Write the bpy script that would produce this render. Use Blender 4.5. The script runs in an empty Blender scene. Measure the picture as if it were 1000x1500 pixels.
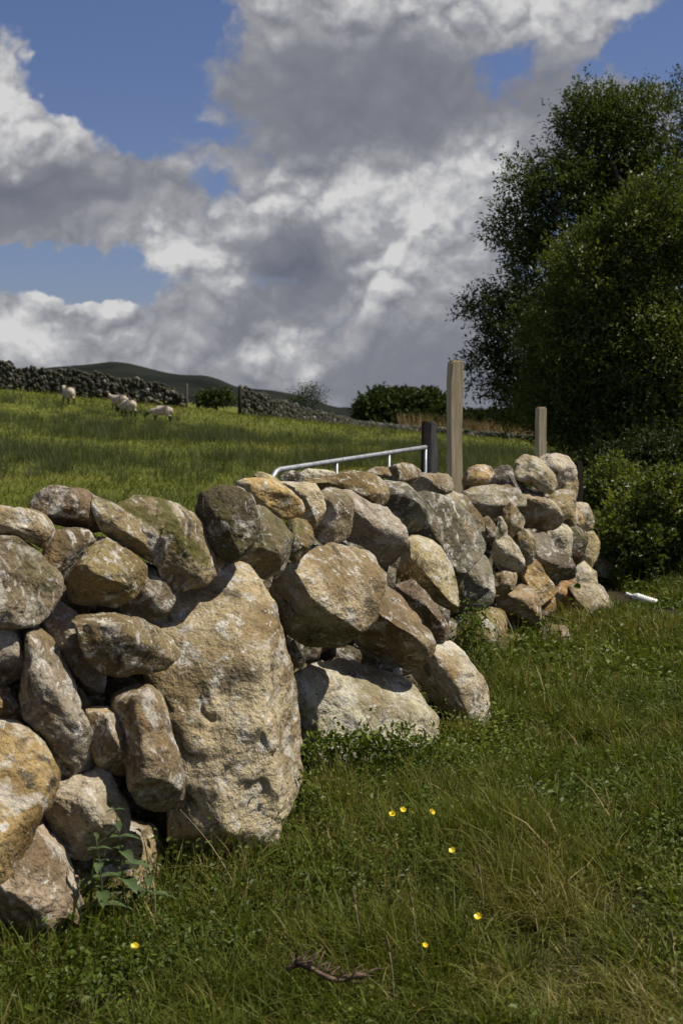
import bpy, bmesh, math
import numpy as np
from mathutils import Vector, Matrix, Quaternion

# ------------------------------------------------------------------ camera
scene = bpy.context.scene
COL = scene.collection
F = 1500.0 * 50.0 / 36.0                 # focal length in photo pixels (1000 x 1500)
EYE = np.array([0.0, 0.0, 1.6])
PITCH = math.atan(145.0 / F)             # horizon at photo row 605
fw = np.array([0, math.cos(PITCH), -math.sin(PITCH)])
upv = np.array([0, math.sin(PITCH), math.cos(PITCH)])
cam_d = bpy.data.cameras.new('camera')
cam = bpy.data.objects.new('camera', cam_d); COL.objects.link(cam)
cam.location = EYE; cam.rotation_euler = (math.pi / 2 - PITCH, 0, 0)
cam_d.sensor_fit = 'VERTICAL'; cam_d.sensor_height = 36.0; cam_d.sensor_width = 24.0; cam_d.lens = 50.0
cam_d.clip_start = 0.05; cam_d.clip_end = 12000
cam_d.dof.use_dof = True; cam_d.dof.focus_distance = 6.4; cam_d.dof.aperture_fstop = 6.3
scene.camera = cam
scene.view_settings.view_transform = 'Standard'; scene.view_settings.look = 'None'
scene.view_settings.exposure = 0.15; scene.view_settings.gamma = 1.0
scene.render.engine = 'CYCLES'
scene.cycles.use_denoising = True
scene.cycles.max_bounces = 4; scene.cycles.diffuse_bounces = 2; scene.cycles.glossy_bounces = 2; scene.cycles.transmission_bounces = 2; scene.cycles.transparent_max_bounces = 4

def ray(x, y):
    return fw + np.array([(x - 500.0) / F, 0, 0]) + upv * ((750.0 - y) / F)
def at(x, y, d):
    r = ray(x, y); return EYE + r * (d / r[1])
def on_plane(x, y, z):
    r = ray(x, y); return EYE + r * ((z - EYE[2]) / r[2])

# ------------------------------------------------------------------ node helpers
class NT:
    def __init__(s, tree): s.t = tree; s.n = tree.nodes; s.l = tree.links
    def new(s, kind, **kw):
        nd = s.n.new(kind)
        for k, v in kw.items(): setattr(nd, k, v)
        return nd
    def put(s, sock, v):
        if isinstance(v, bpy.types.NodeSocket): s.l.new(v, sock)
        elif v is not None: sock.default_value = v
    def math(s, op, a, b=None, c=None, clamp=False):
        nd = s.new('ShaderNodeMath', operation=op, use_clamp=clamp)
        s.put(nd.inputs[0], a); s.put(nd.inputs[1], b)
        if c is not None: s.put(nd.inputs[2], c)
        return nd.outputs[0]
    def vmath(s, op, a, b=None, out=0):
        nd = s.new('ShaderNodeVectorMath', operation=op)
        s.put(nd.inputs[0], a)
        if b is not None: s.put(nd.inputs[1], b)
        return nd.outputs[out]
    def mixc(s, f, a, b, mode='MIX'):
        nd = s.new('ShaderNodeMix', data_type='RGBA', blend_type=mode)
        s.put(nd.inputs[0], f); s.put(nd.inputs[6], a); s.put(nd.inputs[7], b)
        return nd.outputs[2]
    def noise(s, vec, scale, detail=4, rough=.5, lac=2.0, dist=0.0, out=0):
        nd = s.new('ShaderNodeTexNoise')
        if vec is not None: s.put(nd.inputs['Vector'], vec)
        s.put(nd.inputs['Scale'], scale); s.put(nd.inputs['Detail'], detail); s.put(nd.inputs['Roughness'], rough)
        s.put(nd.inputs['Lacunarity'], lac); s.put(nd.inputs['Distortion'], dist)
        return nd.outputs[out]
    def rng(s, v, a, b, c=0.0, d=1.0, interp='SMOOTHSTEP'):
        nd = s.new('ShaderNodeMapRange', interpolation_type=interp)
        s.put(nd.inputs[0], v); s.put(nd.inputs[1], a); s.put(nd.inputs[2], b); s.put(nd.inputs[3], c); s.put(nd.inputs[4], d)
        return nd.outputs[0]
    def ramp(s, v, stops):
        nd = s.new('ShaderNodeValToRGB'); e = nd.color_ramp.elements
        while len(e) < len(stops): e.new(0.5)
        for el, (p, c) in zip(e, stops): el.position = p; el.color = (*c, 1)
        s.put(nd.inputs[0], v); return nd.outputs[0]
def rgb(r, g, b): return (r, g, b, 1.0)

# ------------------------------------------------------------------ sun and sky
SUN = np.array([0.55, 0.05, 0.83]); SUN /= np.linalg.norm(SUN)
elev = math.asin(SUN[2]); azim = math.atan2(SUN[0], SUN[1])
sl = bpy.data.lights.new('sun', 'SUN'); sl.energy = 4.9; sl.angle = math.radians(0.5); sl.color = (1.0, 0.93, 0.82)
so = bpy.data.objects.new('sun', sl); COL.objects.link(so)
so.rotation_euler = Vector(-SUN).to_track_quat('-Z', 'Y').to_euler(); so.location = (6, 0, 12)

world = bpy.data.worlds.new('World'); scene.world = world; world.use_nodes = True
W = NT(world.node_tree); W.n.clear()
sky = W.new('ShaderNodeTexSky', sky_type='NISHITA', sun_disc=False)
sky.sun_elevation = elev; sky.sun_rotation = azim; sky.air_density = 1.0; sky.dust_density = 0.6; sky.ozone_density = 2.5
bg_sky = W.new('ShaderNodeBackground'); W.put(bg_sky.inputs[0], W.mixc(1, sky.outputs[0], rgb(.86, .84, 1.08), 'MULTIPLY')); bg_sky.inputs[1].default_value = 0.06
gen = W.new('ShaderNodeTexCoord').outputs['Generated']
wn = W.vmath('SUBTRACT', W.noise(gen, 17, 4, .58, out=1), (0.5, 0.5, 0.5))
pdir = W.vmath('ADD', gen, W.vmath('MULTIPLY', wn, (0.085, 0.085, 0.07)))
gen_w = W.vmath('ADD', gen, W.vmath('MULTIPLY', wn, (.02, .02, .02)))
def cloud_noise(vec):
    v = W.vmath('MULTIPLY', vec, (1, 1, 1.2))
    bl = W.math('ABSOLUTE', W.math('SUBTRACT', W.noise(v, 26.0, 5, .52), .5))       # billows: creases where it is zero
    return bl
n0 = W.noise(W.vmath('MULTIPLY', gen_w, (1, 1, 1.25)), 13.0, 7, .58)
b0 = cloud_noise(gen_w)
b1 = cloud_noise(W.vmath('ADD', gen_w, (-0.003, 0, 0.008)))
# cloud masses: column/row of the sky they stand in, extent, density, brightness against the mean
CLOUDS = [(420,120,200,130,1.3,-.18),(600,150,180,120,1.3,-.20),(560,-20,300,80,1.6,.34),(800,0,170,60,1.2,.34),(850,150,170,100,1.0,-.12),(738,120,55,75,-.8,0),(955,70,90,60,-1.0,0),
 (-20,130,85,110,1.6,.50),(60,205,105,60,1.5,.55),(20,282,220,55,1.5,-.38),(220,250,150,50,.9,.10),(60,350,190,36,.65,.05),
 (245,165,75,45,.7,.2),(175,60,200,170,-1.4,0),(120,408,230,46,-1.1,0),(330,262,90,26,-.5,0),
 (290,375,105,75,1.5,.36),(385,300,70,55,1.5,.52),(505,300,110,80,1.5,.30),(650,290,130,100,1.5,.46),(720,210,60,55,1.0,.4),
 (455,390,95,60,1.2,-.50),(390,345,60,35,.6,-.2),(570,410,110,60,1.2,.46),(560,340,70,30,.5,-.18),(700,455,130,80,1.2,-.05),(220,490,350,66,1.5,.18),(15,508,90,42,1.0,.45),
 (110,438,85,20,1.2,.6),(420,520,95,42,1.0,.45),(640,560,300,70,1.6,-.24),(345,478,120,40,1.0,-.34),(500,595,1000,75,2.0,.04),(480,325,40,30,.4,.40),(585,310,38,26,.4,.40),(555,385,45,32,.4,.40),(330,395,50,36,.4,.30),(250,370,40,40,.4,.25),(620,240,60,40,.4,.22),(440,500,45,26,.3,.3),(30,500,50,24,.3,.25)]
dens = 0.0; bsum = 0.46
for (x, y, rx, ry, de, br) in CLOUDS:
    c = ray(x, y); c = c / np.linalg.norm(c); sc = (F / rx / 1.25, F / rx / 1.25, F / ry / 1.25)
    v = W.new('ShaderNodeVectorMath', operation='MULTIPLY_ADD')
    W.put(v.inputs[0], pdir); v.inputs[1].default_value = sc; v.inputs[2].default_value = tuple(-c * np.array(sc))
    g = W.new('ShaderNodeTexGradient', gradient_type='SPHERICAL'); W.l.new(v.outputs[0], g.inputs[0])
    dens = W.math('MULTIPLY_ADD', g.outputs['Fac'], de, dens)
    if br: bsum = W.math('MULTIPLY_ADD', g.outputs['Fac'], br, bsum)
# elsewhere the same broken cumulus goes on
broad = W.noise(W.vmath('MULTIPLY', gen, (1, 1, 1.6)), 3.2, 2, .5)
fr = W.vmath('LENGTH', W.vmath('MULTIPLY', W.vmath('SUBTRACT', gen, tuple(ray(500, 300) / np.linalg.norm(ray(500, 300)))), (3.2, 3.2, 5.0)), out=1)
outside = W.rng(fr, 0.7, 1.25)
dens = W.math('ADD', dens, W.math('MULTIPLY', outside, W.rng(broad, 0.42, 0.62, 0.0, 1.2)))
dn = W.math('ADD', W.math('MULTIPLY_ADD', W.math('SUBTRACT', n0, 0.5), 1.9, dens), W.math('MULTIPLY', W.math('SUBTRACT', b0, .1), 1.3))
alpha = W.rng(dn, 0.16, 0.62)
# sunlit heads show their billows, the grey undersides stay soft
gain = W.rng(bsum, .30, .75, .25, 1.0)
lit = W.math('MULTIPLY', W.math('ADD', W.math('MULTIPLY', W.math('SUBTRACT', b0, b1), 1.7), W.math('MULTIPLY', W.math('SUBTRACT', b0, .10), 1.1)), gain)
val = W.math('ADD', W.math('ADD', bsum, lit), W.math('MULTIPLY', W.math('SUBTRACT', n0, .5), .38), clamp=True)
ccol = W.ramp(val, [(0.0, (.150, .168, .215)), (.33, (.235, .243, .282)), (.62, (.39, .395, .425)), (1.0, (.70, .70, .70))])
bg_c = W.new('ShaderNodeBackground'); W.put(bg_c.inputs[0], ccol); bg_c.inputs[1].default_value = 0.83
mx = W.new('ShaderNodeMixShader'); W.put(mx.inputs[0], alpha); W.l.new(bg_sky.outputs[0], mx.inputs[1]); W.l.new(bg_c.outputs[0], mx.inputs[2])
wo = W.new('ShaderNodeOutputWorld'); W.l.new(mx.outputs[0], wo.inputs[0])
world.cycles.sampling_method = 'MANUAL'; world.cycles.sample_map_resolution = 512

# ------------------------------------------------------------------ mesh helpers
rs = np.random.default_rng(7)
def vhash(i, j, k, seed):
    h = (i.astype(np.int64) * 374761393 + j.astype(np.int64) * 668265263 + k.astype(np.int64) * 2147483647 + seed * 974634777) & 0xffffffff
    h = ((h ^ (h >> 13)) * 1274126177) & 0xffffffff
    h = ((h ^ (h >> 16)) * 2246822519) & 0xffffffff
    return ((h ^ (h >> 15)) & 0xffffff) / float(0xffffff)
def vnoise(p, seed=0):
    p = np.asarray(p, float); i = np.floor(p).astype(np.int64); f = p - i
    u = f * f * f * (f * (f * 6 - 15) + 10)
    r = 0
    for dx in (0, 1):
        for dy in (0, 1):
            for dz in (0, 1):
                w = (u[:, 0] if dx else 1 - u[:, 0]) * (u[:, 1] if dy else 1 - u[:, 1]) * (u[:, 2] if dz else 1 - u[:, 2])
                r = r + w * vhash(i[:, 0] + dx, i[:, 1] + dy, i[:, 2] + dz, seed)
    return r * 2 - 1
def fbm(p, seed=0, octs=4, gain=.5):
    r = 0; a = 1.0; p = np.asarray(p, float)
    for o in range(octs):
        r = r + a * vnoise(p * (2.03 ** o) + o * 17.3, seed + o); a *= gain
    return r
def smooth(a, b, x):
    t = np.clip((x - a) / (b - a), 0, 1); return t * t * (3 - 2 * t)

def mesh_np(name, verts, faces, mat=None, smooth_sh=False, attrs=None):
    """faces: list of (n,k) arrays"""
    if not isinstance(faces, list): faces = [faces]
    faces = [np.asarray(f, np.int32) for f in faces if len(f)]
    me = bpy.data.meshes.new(name)
    me.vertices.add(len(verts)); me.vertices.foreach_set('co', np.asarray(verts, np.float32).ravel())
    nl = sum(f.size for f in faces); nf = sum(len(f) for f in faces)
    me.loops.add(nl); me.loops.foreach_set('vertex_index', np.concatenate([f.ravel() for f in faces]))
    me.polygons.add(nf)
    tot = np.concatenate([np.full(len(f), f.shape[1], np.int32) for f in faces])
    st = np.concatenate([[0], np.cumsum(tot)[:-1]]).astype(np.int32)
    me.polygons.foreach_set('loop_start', st)
    me.polygons.foreach_set('use_smooth', np.full(nf, smooth_sh))
    for k, v in (attrs or {}).items():
        a = me.attributes.new(k, 'FLOAT', 'POINT'); a.data.foreach_set('value', np.asarray(v, np.float32))
    if mat: me.materials.append(mat)
    me.update(calc_edges=True); me.validate()
    return me
def link(name, me, parent=None, loc=None):
    o = bpy.data.objects.new(name, me); COL.objects.link(o)
    if loc is not None: o.location = loc
    if parent is not None: o.parent = parent
    return o
def tag(o, label=None, cat=None, group=None, kind=None):
    if label: o['label'] = label
    if cat: o['category'] = cat
    if group: o['group'] = group
    if kind: o['kind'] = kind
    return o
def empty(name, loc, label=None, cat=None, group=None):
    o = bpy.data.objects.new(name, None); COL.objects.link(o); o.location = loc; o.empty_display_size = .2
    return tag(o, label, cat, group)

class MB:
    """collects pieces of ONE mesh"""
    def __init__(s): s.v = []; s.q = []; s.t = []; s.n = 0
    def add(s, v, quads=(), tris=()):
        v = np.asarray(v, float); s.v.append(v)
        if len(quads): s.q.append(np.asarray(quads) + s.n)
        if len(tris): s.t.append(np.asarray(tris) + s.n)
        s.n += len(v)
    def tube(s, pts, rad, seg=8, cap=True):
        pts = [np.asarray(p, float) for p in pts]; n = len(pts)
        if np.isscalar(rad): rad = [rad] * n
        vs = []; prev = None
        for i, p in enumerate(pts):
            t = pts[min(i + 1, n - 1)] - pts[max(i - 1, 0)]; t = t / (np.linalg.norm(t) + 1e-9)
            if prev is None:
                a = np.array([0, 0, 1.0]) if abs(t[2]) < .9 else np.array([1.0, 0, 0])
            else: a = prev
            a = a - t * a.dot(t); a /= np.linalg.norm(a); prev = a; b = np.cross(t, a)
            for k in range(seg):
                an = 2 * math.pi * k / seg
                vs.append(p + rad[i] * (math.cos(an) * a + math.sin(an) * b))
        q = []; tr = []
        for i in range(n - 1):
            for k in range(seg):
                k2 = (k + 1) % seg
                q.append((i * seg + k, i * seg + k2, (i + 1) * seg + k2, (i + 1) * seg + k))
        if cap:
            vs.append(pts[0]); vs.append(pts[-1]); c0 = n * seg
            for k in range(seg):
                k2 = (k + 1) % seg
                tr.append((c0, k2, k)); tr.append((c0 + 1, (n - 1) * seg + k, (n - 1) * seg + k2))
        s.add(vs, q, tr)
    def build(s, name, mat, parent=None, loc=None, smooth_sh=True):
        fs = []
        if s.q: fs.append(np.concatenate(s.q))
        if s.t: fs.append(np.concatenate(s.t))
        v = np.concatenate(s.v)
        if loc is not None: v = v - np.asarray(loc)
        return link(name, mesh_np(name, v, fs, mat, smooth_sh), parent, loc)

_ico = {}
def ico(level):
    if level not in _ico:
        bm = bmesh.new(); bmesh.ops.create_icosphere(bm, subdivisions=level, radius=1.0)
        bm.verts.ensure_lookup_table()
        v = np.array([x.co[:] for x in bm.verts]); f = np.array([[x.index for x in fc.verts] for fc in bm.faces]); bm.free()
        v /= np.linalg.norm(v, axis=1)[:, None]
        _ico[level] = (v, f)
    return _ico[level]

# ------------------------------------------------------------------ materials
def material(name):
    m = bpy.data.materials.new(name); m.use_nodes = True
    n = NT(m.node_tree); n.n.clear()
    out = n.new('ShaderNodeOutputMaterial'); b = n.new('ShaderNodeBsdfPrincipled'); n.l.new(b.outputs[0], out.inputs[0])
    b.inputs['Roughness'].default_value = .85; b.inputs['Specular IOR Level'].default_value = .25
    return m, n, b, out
def bump(n, b, h, strength=.6, dist=.01):
    bp = n.new('ShaderNodeBump'); bp.inputs['Strength'].default_value = strength; bp.inputs['Distance'].default_value = dist
    n.put(bp.inputs['Height'], h); n.l.new(bp.outputs[0], b.inputs['Normal'])

def mat_stone():
    m, n, b, out = material('granite_fieldstone')
    tc = n.new('ShaderNodeTexCoord').outputs['Object']
    oi = n.new('ShaderNodeObjectInfo')
    off = n.vmath('SCALE', (1, 1.7, 2.3)); off.node.inputs['Scale'].default_value = 1; n.put(off.node.inputs['Scale'], n.math('MULTIPLY', oi.outputs['Random'], 40))
    p = n.vmath('ADD', tc, off)
    big = n.noise(p, 2.6, 4, .6); mid = n.noise(p, 8, 5, .65, dist=.6); lich = n.noise(p, 17, 5, .72, dist=.8)
    dark = n.noise(n.vmath('ADD', p, (7, 3, 1)), 6, 6, .70, dist=1.0); fine = n.noise(p, 95, 3, .75)
    tint = oi.outputs['Color']
    c = n.mixc(n.rng(big, .38, .60), n.mixc(1, tint, rgb(.56, .50, .39), 'MULTIPLY'), n.mixc(1, tint, rgb(1.18, 1.17, 1.12), 'MULTIPLY'))
    rust = n.rng(n.noise(n.vmath('ADD', p, (3, 9, 2)), 4.5, 6, .65), .53, .70)
    c = n.mixc(n.math('MULTIPLY', rust, .52), c, rgb(.29, .175, .065))
    c = n.mixc(n.math('MULTIPLY', n.rng(mid, .52, .64), .75), c, rgb(.50, .47, .40))
    c = n.mixc(n.math('MULTIPLY', n.rng(lich, .56, .63), .8), c, rgb(.60, .58, .52))
    c = n.mixc(n.math('MULTIPLY', n.rng(dark, .54, .66), .82), c, rgb(.055, .048, .036))
    c = n.mixc(n.math('MULTIPLY', n.rng(n.noise(p, 38, 4, .7), .58, .68), .6), c, rgb(.07, .06, .045))
    sp = n.rng(fine, .32, .68, .68, 1.22, 'LINEAR')
    spc = n.new('ShaderNodeCombineColor')
    for i in range(3): n.put(spc.inputs[i], sp)
    c = n.mixc(1, c, spc.outputs[0], 'MULTIPLY')
    geo = n.new('ShaderNodeNewGeometry'); sx = n.new('ShaderNodeSeparateXYZ'); n.put(sx.inputs[0], geo.outputs['Normal'])
    moss = n.math('MULTIPLY', n.rng(n.math('ADD', n.noise(p, 5, 6, .65), n.math('MULTIPLY', sx.outputs[2], .10)), .52, .60), oi.outputs['Alpha'])
    c = n.mixc(moss, c, n.mixc(n.noise(p, 45, 4), rgb(.045, .045, .010), rgb(.11, .105, .018)))
    n.put(b.inputs['Base Color'], c); b.inputs['Roughness'].default_value = .9; b.inputs['Specular IOR Level'].default_value = .2
    cr = n.new('ShaderNodeTexVoronoi', feature='DISTANCE_TO_EDGE'); n.put(cr.inputs['Vector'], n.vmath('ADD', p, n.vmath('SCALE', n.noise(p, 6, 4, out=1)))); cr.inputs['Scale'].default_value = 3.0
    crk = n.rng(cr.outputs[0], 0.0, .035, -.9, 0)
    h = n.math('ADD', n.math('ADD', n.math('MULTIPLY', n.noise(p, 9, 5, .58), 1.4), n.math('MULTIPLY', n.noise(p, 55, 4, .65), .42)), n.math('MULTIPLY', n.noise(n.vmath('MULTIPLY', p, (1, 1, 2.2)), 4, 3, .5), 1.4))
    rd = n.new('ShaderNodeTexNoise', noise_type='RIDGED_MULTIFRACTAL', normalize=True); n.put(rd.inputs['Vector'], p); rd.inputs['Scale'].default_value = 2.6; rd.inputs['Detail'].default_value = 3; rd.inputs['Roughness'].default_value = .45
    fis = n.rng(rd.outputs[0], .80, .97)
    n.put(b.inputs['Base Color'], n.mixc(n.math('MULTIPLY', fis, .55), c, rgb(.05, .042, .03)))
    h = n.math('SUBTRACT', h, n.math('MULTIPLY', fis, .5))
    bump(n, b, h, .9, .035)
    return m
M_STONE = mat_stone()

def mat_far_stone():
    m, n, b, out = material('far_wall_stone')
    geo = n.new('ShaderNodeNewGeometry')
    c = n.ramp(geo.outputs['Random Per Island'], [(0, (.03, .028, .024)), (.7, (.06, .055, .045)), (.92, (.13, .12, .10)), (1, (.34, .32, .28))])
    tc = n.new('ShaderNodeTexCoord').outputs['Object']
    c = n.mixc(n.rng(n.noise(tc, 5, 5), .45, .6), c, rgb(.04, .045, .02))
    n.put(b.inputs['Base Color'], c); return m
def mat_leaf(name, c0, c1, c2, trans=.28, rough=.55, spec=.35):
    m, n, b, out = material(name)
    at_ = n.new('ShaderNodeAttribute', attribute_name='tone')
    c = n.ramp(at_.outputs['Fac'], [(0, c0), (.55, c1), (1, c2)])
    n.put(b.inputs['Base Color'], c); b.inputs['Roughness'].default_value = rough; b.inputs['Specular IOR Level'].default_value = spec
    tr = n.new('ShaderNodeBsdfTranslucent'); n.put(tr.inputs[0], n.mixc(1, c, rgb(1.25, 1.25, .6), 'MULTIPLY'))
    ms = n.new('ShaderNodeMixShader'); ms.inputs[0].default_value = trans
    n.l.new(b.outputs[0], ms.inputs[1]); n.l.new(tr.outputs[0], ms.inputs[2]); n.l.new(ms.outputs[0], out.inputs[0])
    return m
M_GRASS = mat_leaf('grass_blades', (.054, .074, .009), (.122, .142, .019), (.32, .25, .11), .30, .6, .18)
M_HERB = mat_leaf('herb_leaves', (.042, .070, .008), (.092, .130, .014), (.17, .195, .028), .28, .5, .22)
M_PAST = mat_leaf('pasture_blades', (.075, .092, .014), (.145, .160, .026), (.24, .21, .07), .3, .6, .15)
M_RUSH = mat_leaf('rush_blades', (.050, .066, .024), (.088, .106, .036), (.16, .17, .055), .25, .6, .25)
M_TREE = mat_leaf('willow_leaves', (.036, .056, .012), (.080, .110, .021), (.165, .19, .036), .36, .45, .4)
M_BUSH = mat_leaf('bush_leaves', (.026, .040, .010), (.050, .074, .016), (.09, .11, .026), .18, .6, .2)
M_DRY = mat_leaf('dry_grass', (.10, .06, .025), (.20, .145, .065), (.34, .27, .14), .2, .7, .2)
def mat_simple(name, c0, c1, scale, rough=.8, spec=.3, metal=0, bumps=None, detail=5, stretch=(1, 1, 1)):
    m, n, b, out = material(name)
    tc = n.vmath('MULTIPLY', n.new('ShaderNodeTexCoord').outputs['Object'], stretch)
    f = n.noise(tc, scale, detail, .6)
    n.put(b.inputs['Base Color'], n.mixc(n.rng(f, .35, .65), rgb(*c0), rgb(*c1)))
    b.inputs['Roughness'].default_value = rough; b.inputs['Specular IOR Level'].default_value = spec; b.inputs['Metallic'].default_value = metal
    if bumps: bump(n, b, f, bumps[0], bumps[1])
    return m
M_WOOD = mat_simple('sawn_timber', (.42, .34, .20), (.58, .49, .32), 9, .8, .2, 0, (.5, .004), 7, (6, 6, .5))
M_GREYWOOD = mat_simple('weathered_timber', (.085, .082, .075), (.17, .165, .155), 9, .85, .2, 0, (.6, .005), 7, (6, 6, .5))
M_DARKWOOD = mat_simple('dark_timber', (.02, .015, .012), (.05, .035, .028), 9, .85, .2, 0, (.6, .005), 7, (6, 6, .5))
M_GALV = mat_simple('galvanised_steel', (.30, .31, .33), (.44, .45, .47), 14, .55, .4, .6)
M_BARK = mat_simple('bark', (.035, .028, .02), (.085, .07, .05), 12, .9, .2, 0, (.8, .02), 6, (3, 3, .6))
M_TWIG = mat_simple('dead_twig', (.07, .045, .03), (.20, .14, .10), 30, .85, .2, 0, (.7, .004))
M_STEM = mat_simple('green_stem', (.06, .07, .02), (.09, .11, .03), 20, .6, .3)
M_STRAW = mat_simple('straw', (.32, .25, .14), (.45, .38, .24), 30, .7, .3)
M_SEED = mat_simple('seed_head', (.14, .10, .05), (.26, .19, .10), 80, .8, .2)
M_YELLOW = mat_simple('buttercup_petal', (.72, .52, .01), (.85, .66, .02), 60, .35, .5)
M_BOTTLE = mat_simple('milky_plastic', (.62, .62, .57), (.74, .74, .70), 25, .35, .5)
M_WOOL = mat_simple('wool', (.40, .33, .26), (.54, .47, .39), 9, .95, .05, 0, (.8, .03))
M_RADDLE = mat_simple('raddle_wool', (.42, .16, .11), (.55, .28, .22), 9, .95, .05)
M_FACE = mat_simple('dark_fleece', (.02, .017, .014), (.05, .042, .035), 9, .9, .1)
M_HILL = mat_simple('moor', (.007, .010, .008), (.018, .020, .014), .02, .95, .05, 0, None, 8)  # dark moor, albedo lowered further to paint in cloud shadow over the hills
M_FSTONE = mat_far_stone()

def mat_ground():
    m, n, b, out = material('pasture')
    tc = n.new('ShaderNodeTexCoord').outputs['Object']
    fa = n.noise(tc, .9, 5, .6); fb = n.noise(tc, 7, 6, .65); fc = n.noise(tc, .08, 4, .55); fd = n.noise(tc, 45, 5, .7)
    g = n.mixc(n.rng(fa, .35, .65), rgb(.085, .100, .016), rgb(.140, .152, .026))
    g = n.mixc(n.math('MULTIPLY', n.rng(fb, .5, .66), .6), g, rgb(.045, .062, .014))
    g = n.mixc(n.math('MULTIPLY', n.rng(fc, .48, .62), .4), g, rgb(.095, .092, .032))
    soil = n.mixc(n.rng(fd, .35, .65), rgb(.022, .020, .010), rgb(.06, .05, .026))
    sx = n.new('ShaderNodeSeparateXYZ'); n.put(sx.inputs[0], tc)
    far = n.rng(sx.outputs[1], 13, 17)
    rough_far = n.rng(sx.outputs[1], 120, 260)
    c = n.mixc(far, soil, g)
    c = n.mixc(rough_far, c, rgb(.05, .052, .025))
    n.put(b.inputs['Base Color'], c); b.inputs['Roughness'].default_value = .95; b.inputs['Specular IOR Level'].default_value = .1
    bump(n, b, fd, .6, .03)
    return m
M_GROUND = mat_ground()

# ------------------------------------------------------------------ terrain
def terrain(X, Y):
    X = np.asarray(X, float); Y = np.asarray(Y, float)
    z = smooth(13, 70, Y) * (1.05 - 0.105 * np.clip(X, -60, 60)) * (1 - .6 * smooth(110, 260, Y))
    z = z - smooth(120, 700, Y) * 4.0
    near = smooth(90, 20, np.hypot(X, Y)) * 0.0 + np.exp(-np.hypot(X, Y) / 60.0)
    p = np.stack([X * .8, Y * .8, X * 0], -1).reshape(-1, 3)
    p2 = np.stack([X * .06, Y * .06, X * 0 + 5], -1).reshape(-1, 3)
    z = z + (vnoise(p, 3) * .035).reshape(X.shape) * near + (vnoise(p2, 4) * .30).reshape(X.shape) * smooth(14, 45, Y)
    return z
def axis(a, b, step, lim, grow=1.16):
    v = list(np.arange(a, b + 1e-6, step)); s = step; x = b
    while x < lim[1]: s *= grow; x += s; v.append(x)
    s = step; x = a
    while x > lim[0]: s *= grow; x -= s; v.insert(0, x)
    return np.array(v)
gx = axis(-5, 7, .2, (-5000, 5000)); gy = axis(-1, 16, .2, (-5000, 6000), 1.07)
GX, GY = np.meshgrid(gx, gy); GZ = terrain(GX, GY)
nx, ny = len(gx), len(gy)
idx = np.arange(nx * ny).reshape(ny, nx)
q = np.stack([idx[:-1, :-1], idx[:-1, 1:], idx[1:, 1:], idx[1:, :-1]], -1).reshape(-1, 4)
tag(link('ground', mesh_np('ground', np.stack([GX, GY, GZ], -1).reshape(-1, 3), q, M_GROUND, True)), kind='structure')
def tz(x, y): return float(terrain(np.array([x]), np.array([y]))[0])

# hills: ridges a kilometre and more away
def hill(name, prof, r0, w, seed):
    xs = np.array([p[0] for p in prof], float); ys = np.array([p[1] for p in prof], float)
    px = np.linspace(xs[0], xs[-1], 260); py = np.interp(px, xs, ys)
    ker = np.hanning(9); ker /= ker.sum(); py = np.convolve(np.pad(py, 4, 'edge'), ker, 'valid')
    rr = np.linspace(-1, 1, 61)
    V = []
    for x, y in zip(px, py):
        P = at(x, y, r0); h = P[2] + 6.0
        for t in rr:
            k = (r0 + t * w) / r0
            prof_h = (1 - t * t) ** 1.6
            V.append((P[0] * k, r0 + t * w, -6.0 + h * prof_h * (1 + (k - 1) * 0)))
    V = np.array(V)
    nz = fbm(V * [0.006, 0.006, 0] + seed, seed, 5) * 2.2
    core = np.tile((1 - rr * rr), len(px)) * np.tile(np.abs(rr) > .06, len(px))
    V[:, 2] += nz * core
    n1_, n2_ = len(px), len(rr); ii = np.arange(n1_ * n2_).reshape(n1_, n2_)
    q = np.stack([ii[:-1, :-1], ii[1:, :-1], ii[1:, 1:], ii[:-1, 1:]], -1).reshape(-1, 4)
    tag(link(name, mesh_np(name, V, q, M_HILL, True)), kind='structure')
hill('moor_hill', [(-500, 600), (-250, 565), (-60, 548), (40, 543), (100, 537), (135, 534), (165, 530), (190, 533), (215, 540), (245, 547), (270, 550), (300, 550), (322, 556), (345, 567), (400, 573), (440, 581), (480, 594), (530, 606), (600, 616)], 1200, 420, 3)
hill('distant_hill', [(380, 612), (470, 600), (500, 597), (540, 599), (600, 606), (680, 606), (720, 603), (760, 600), (830, 592), (900, 585), (1000, 582), (1150, 590), (1400, 605)], 2300, 700, 9)

# ------------------------------------------------------------------ the near wall
FACE = np.array([(-3.3, .9), (-1.72, 3.15), (-1.0, 4.15), (-.22, 5.2), (.48, 7.2), (1.14, 9.3), (2.06, 11.1), (2.6, 12.2)])
def face_x(Y, Z=0): return np.interp(Y, FACE[:, 1], FACE[:, 0]) - .10 * np.clip(Z, 0, 1.4)
def face_depth(x, y):
    r = ray(x, y); ds = np.linspace(1.5, 13, 1200)
    P = EYE + np.outer(ds / r[1], r)
    g = P[:, 0] - face_x(P[:, 1], P[:, 2])
    k = np.where(g < 0)[0]
    return min(float(ds[k[0]]) if len(k) else 11.6, 11.6)

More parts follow.
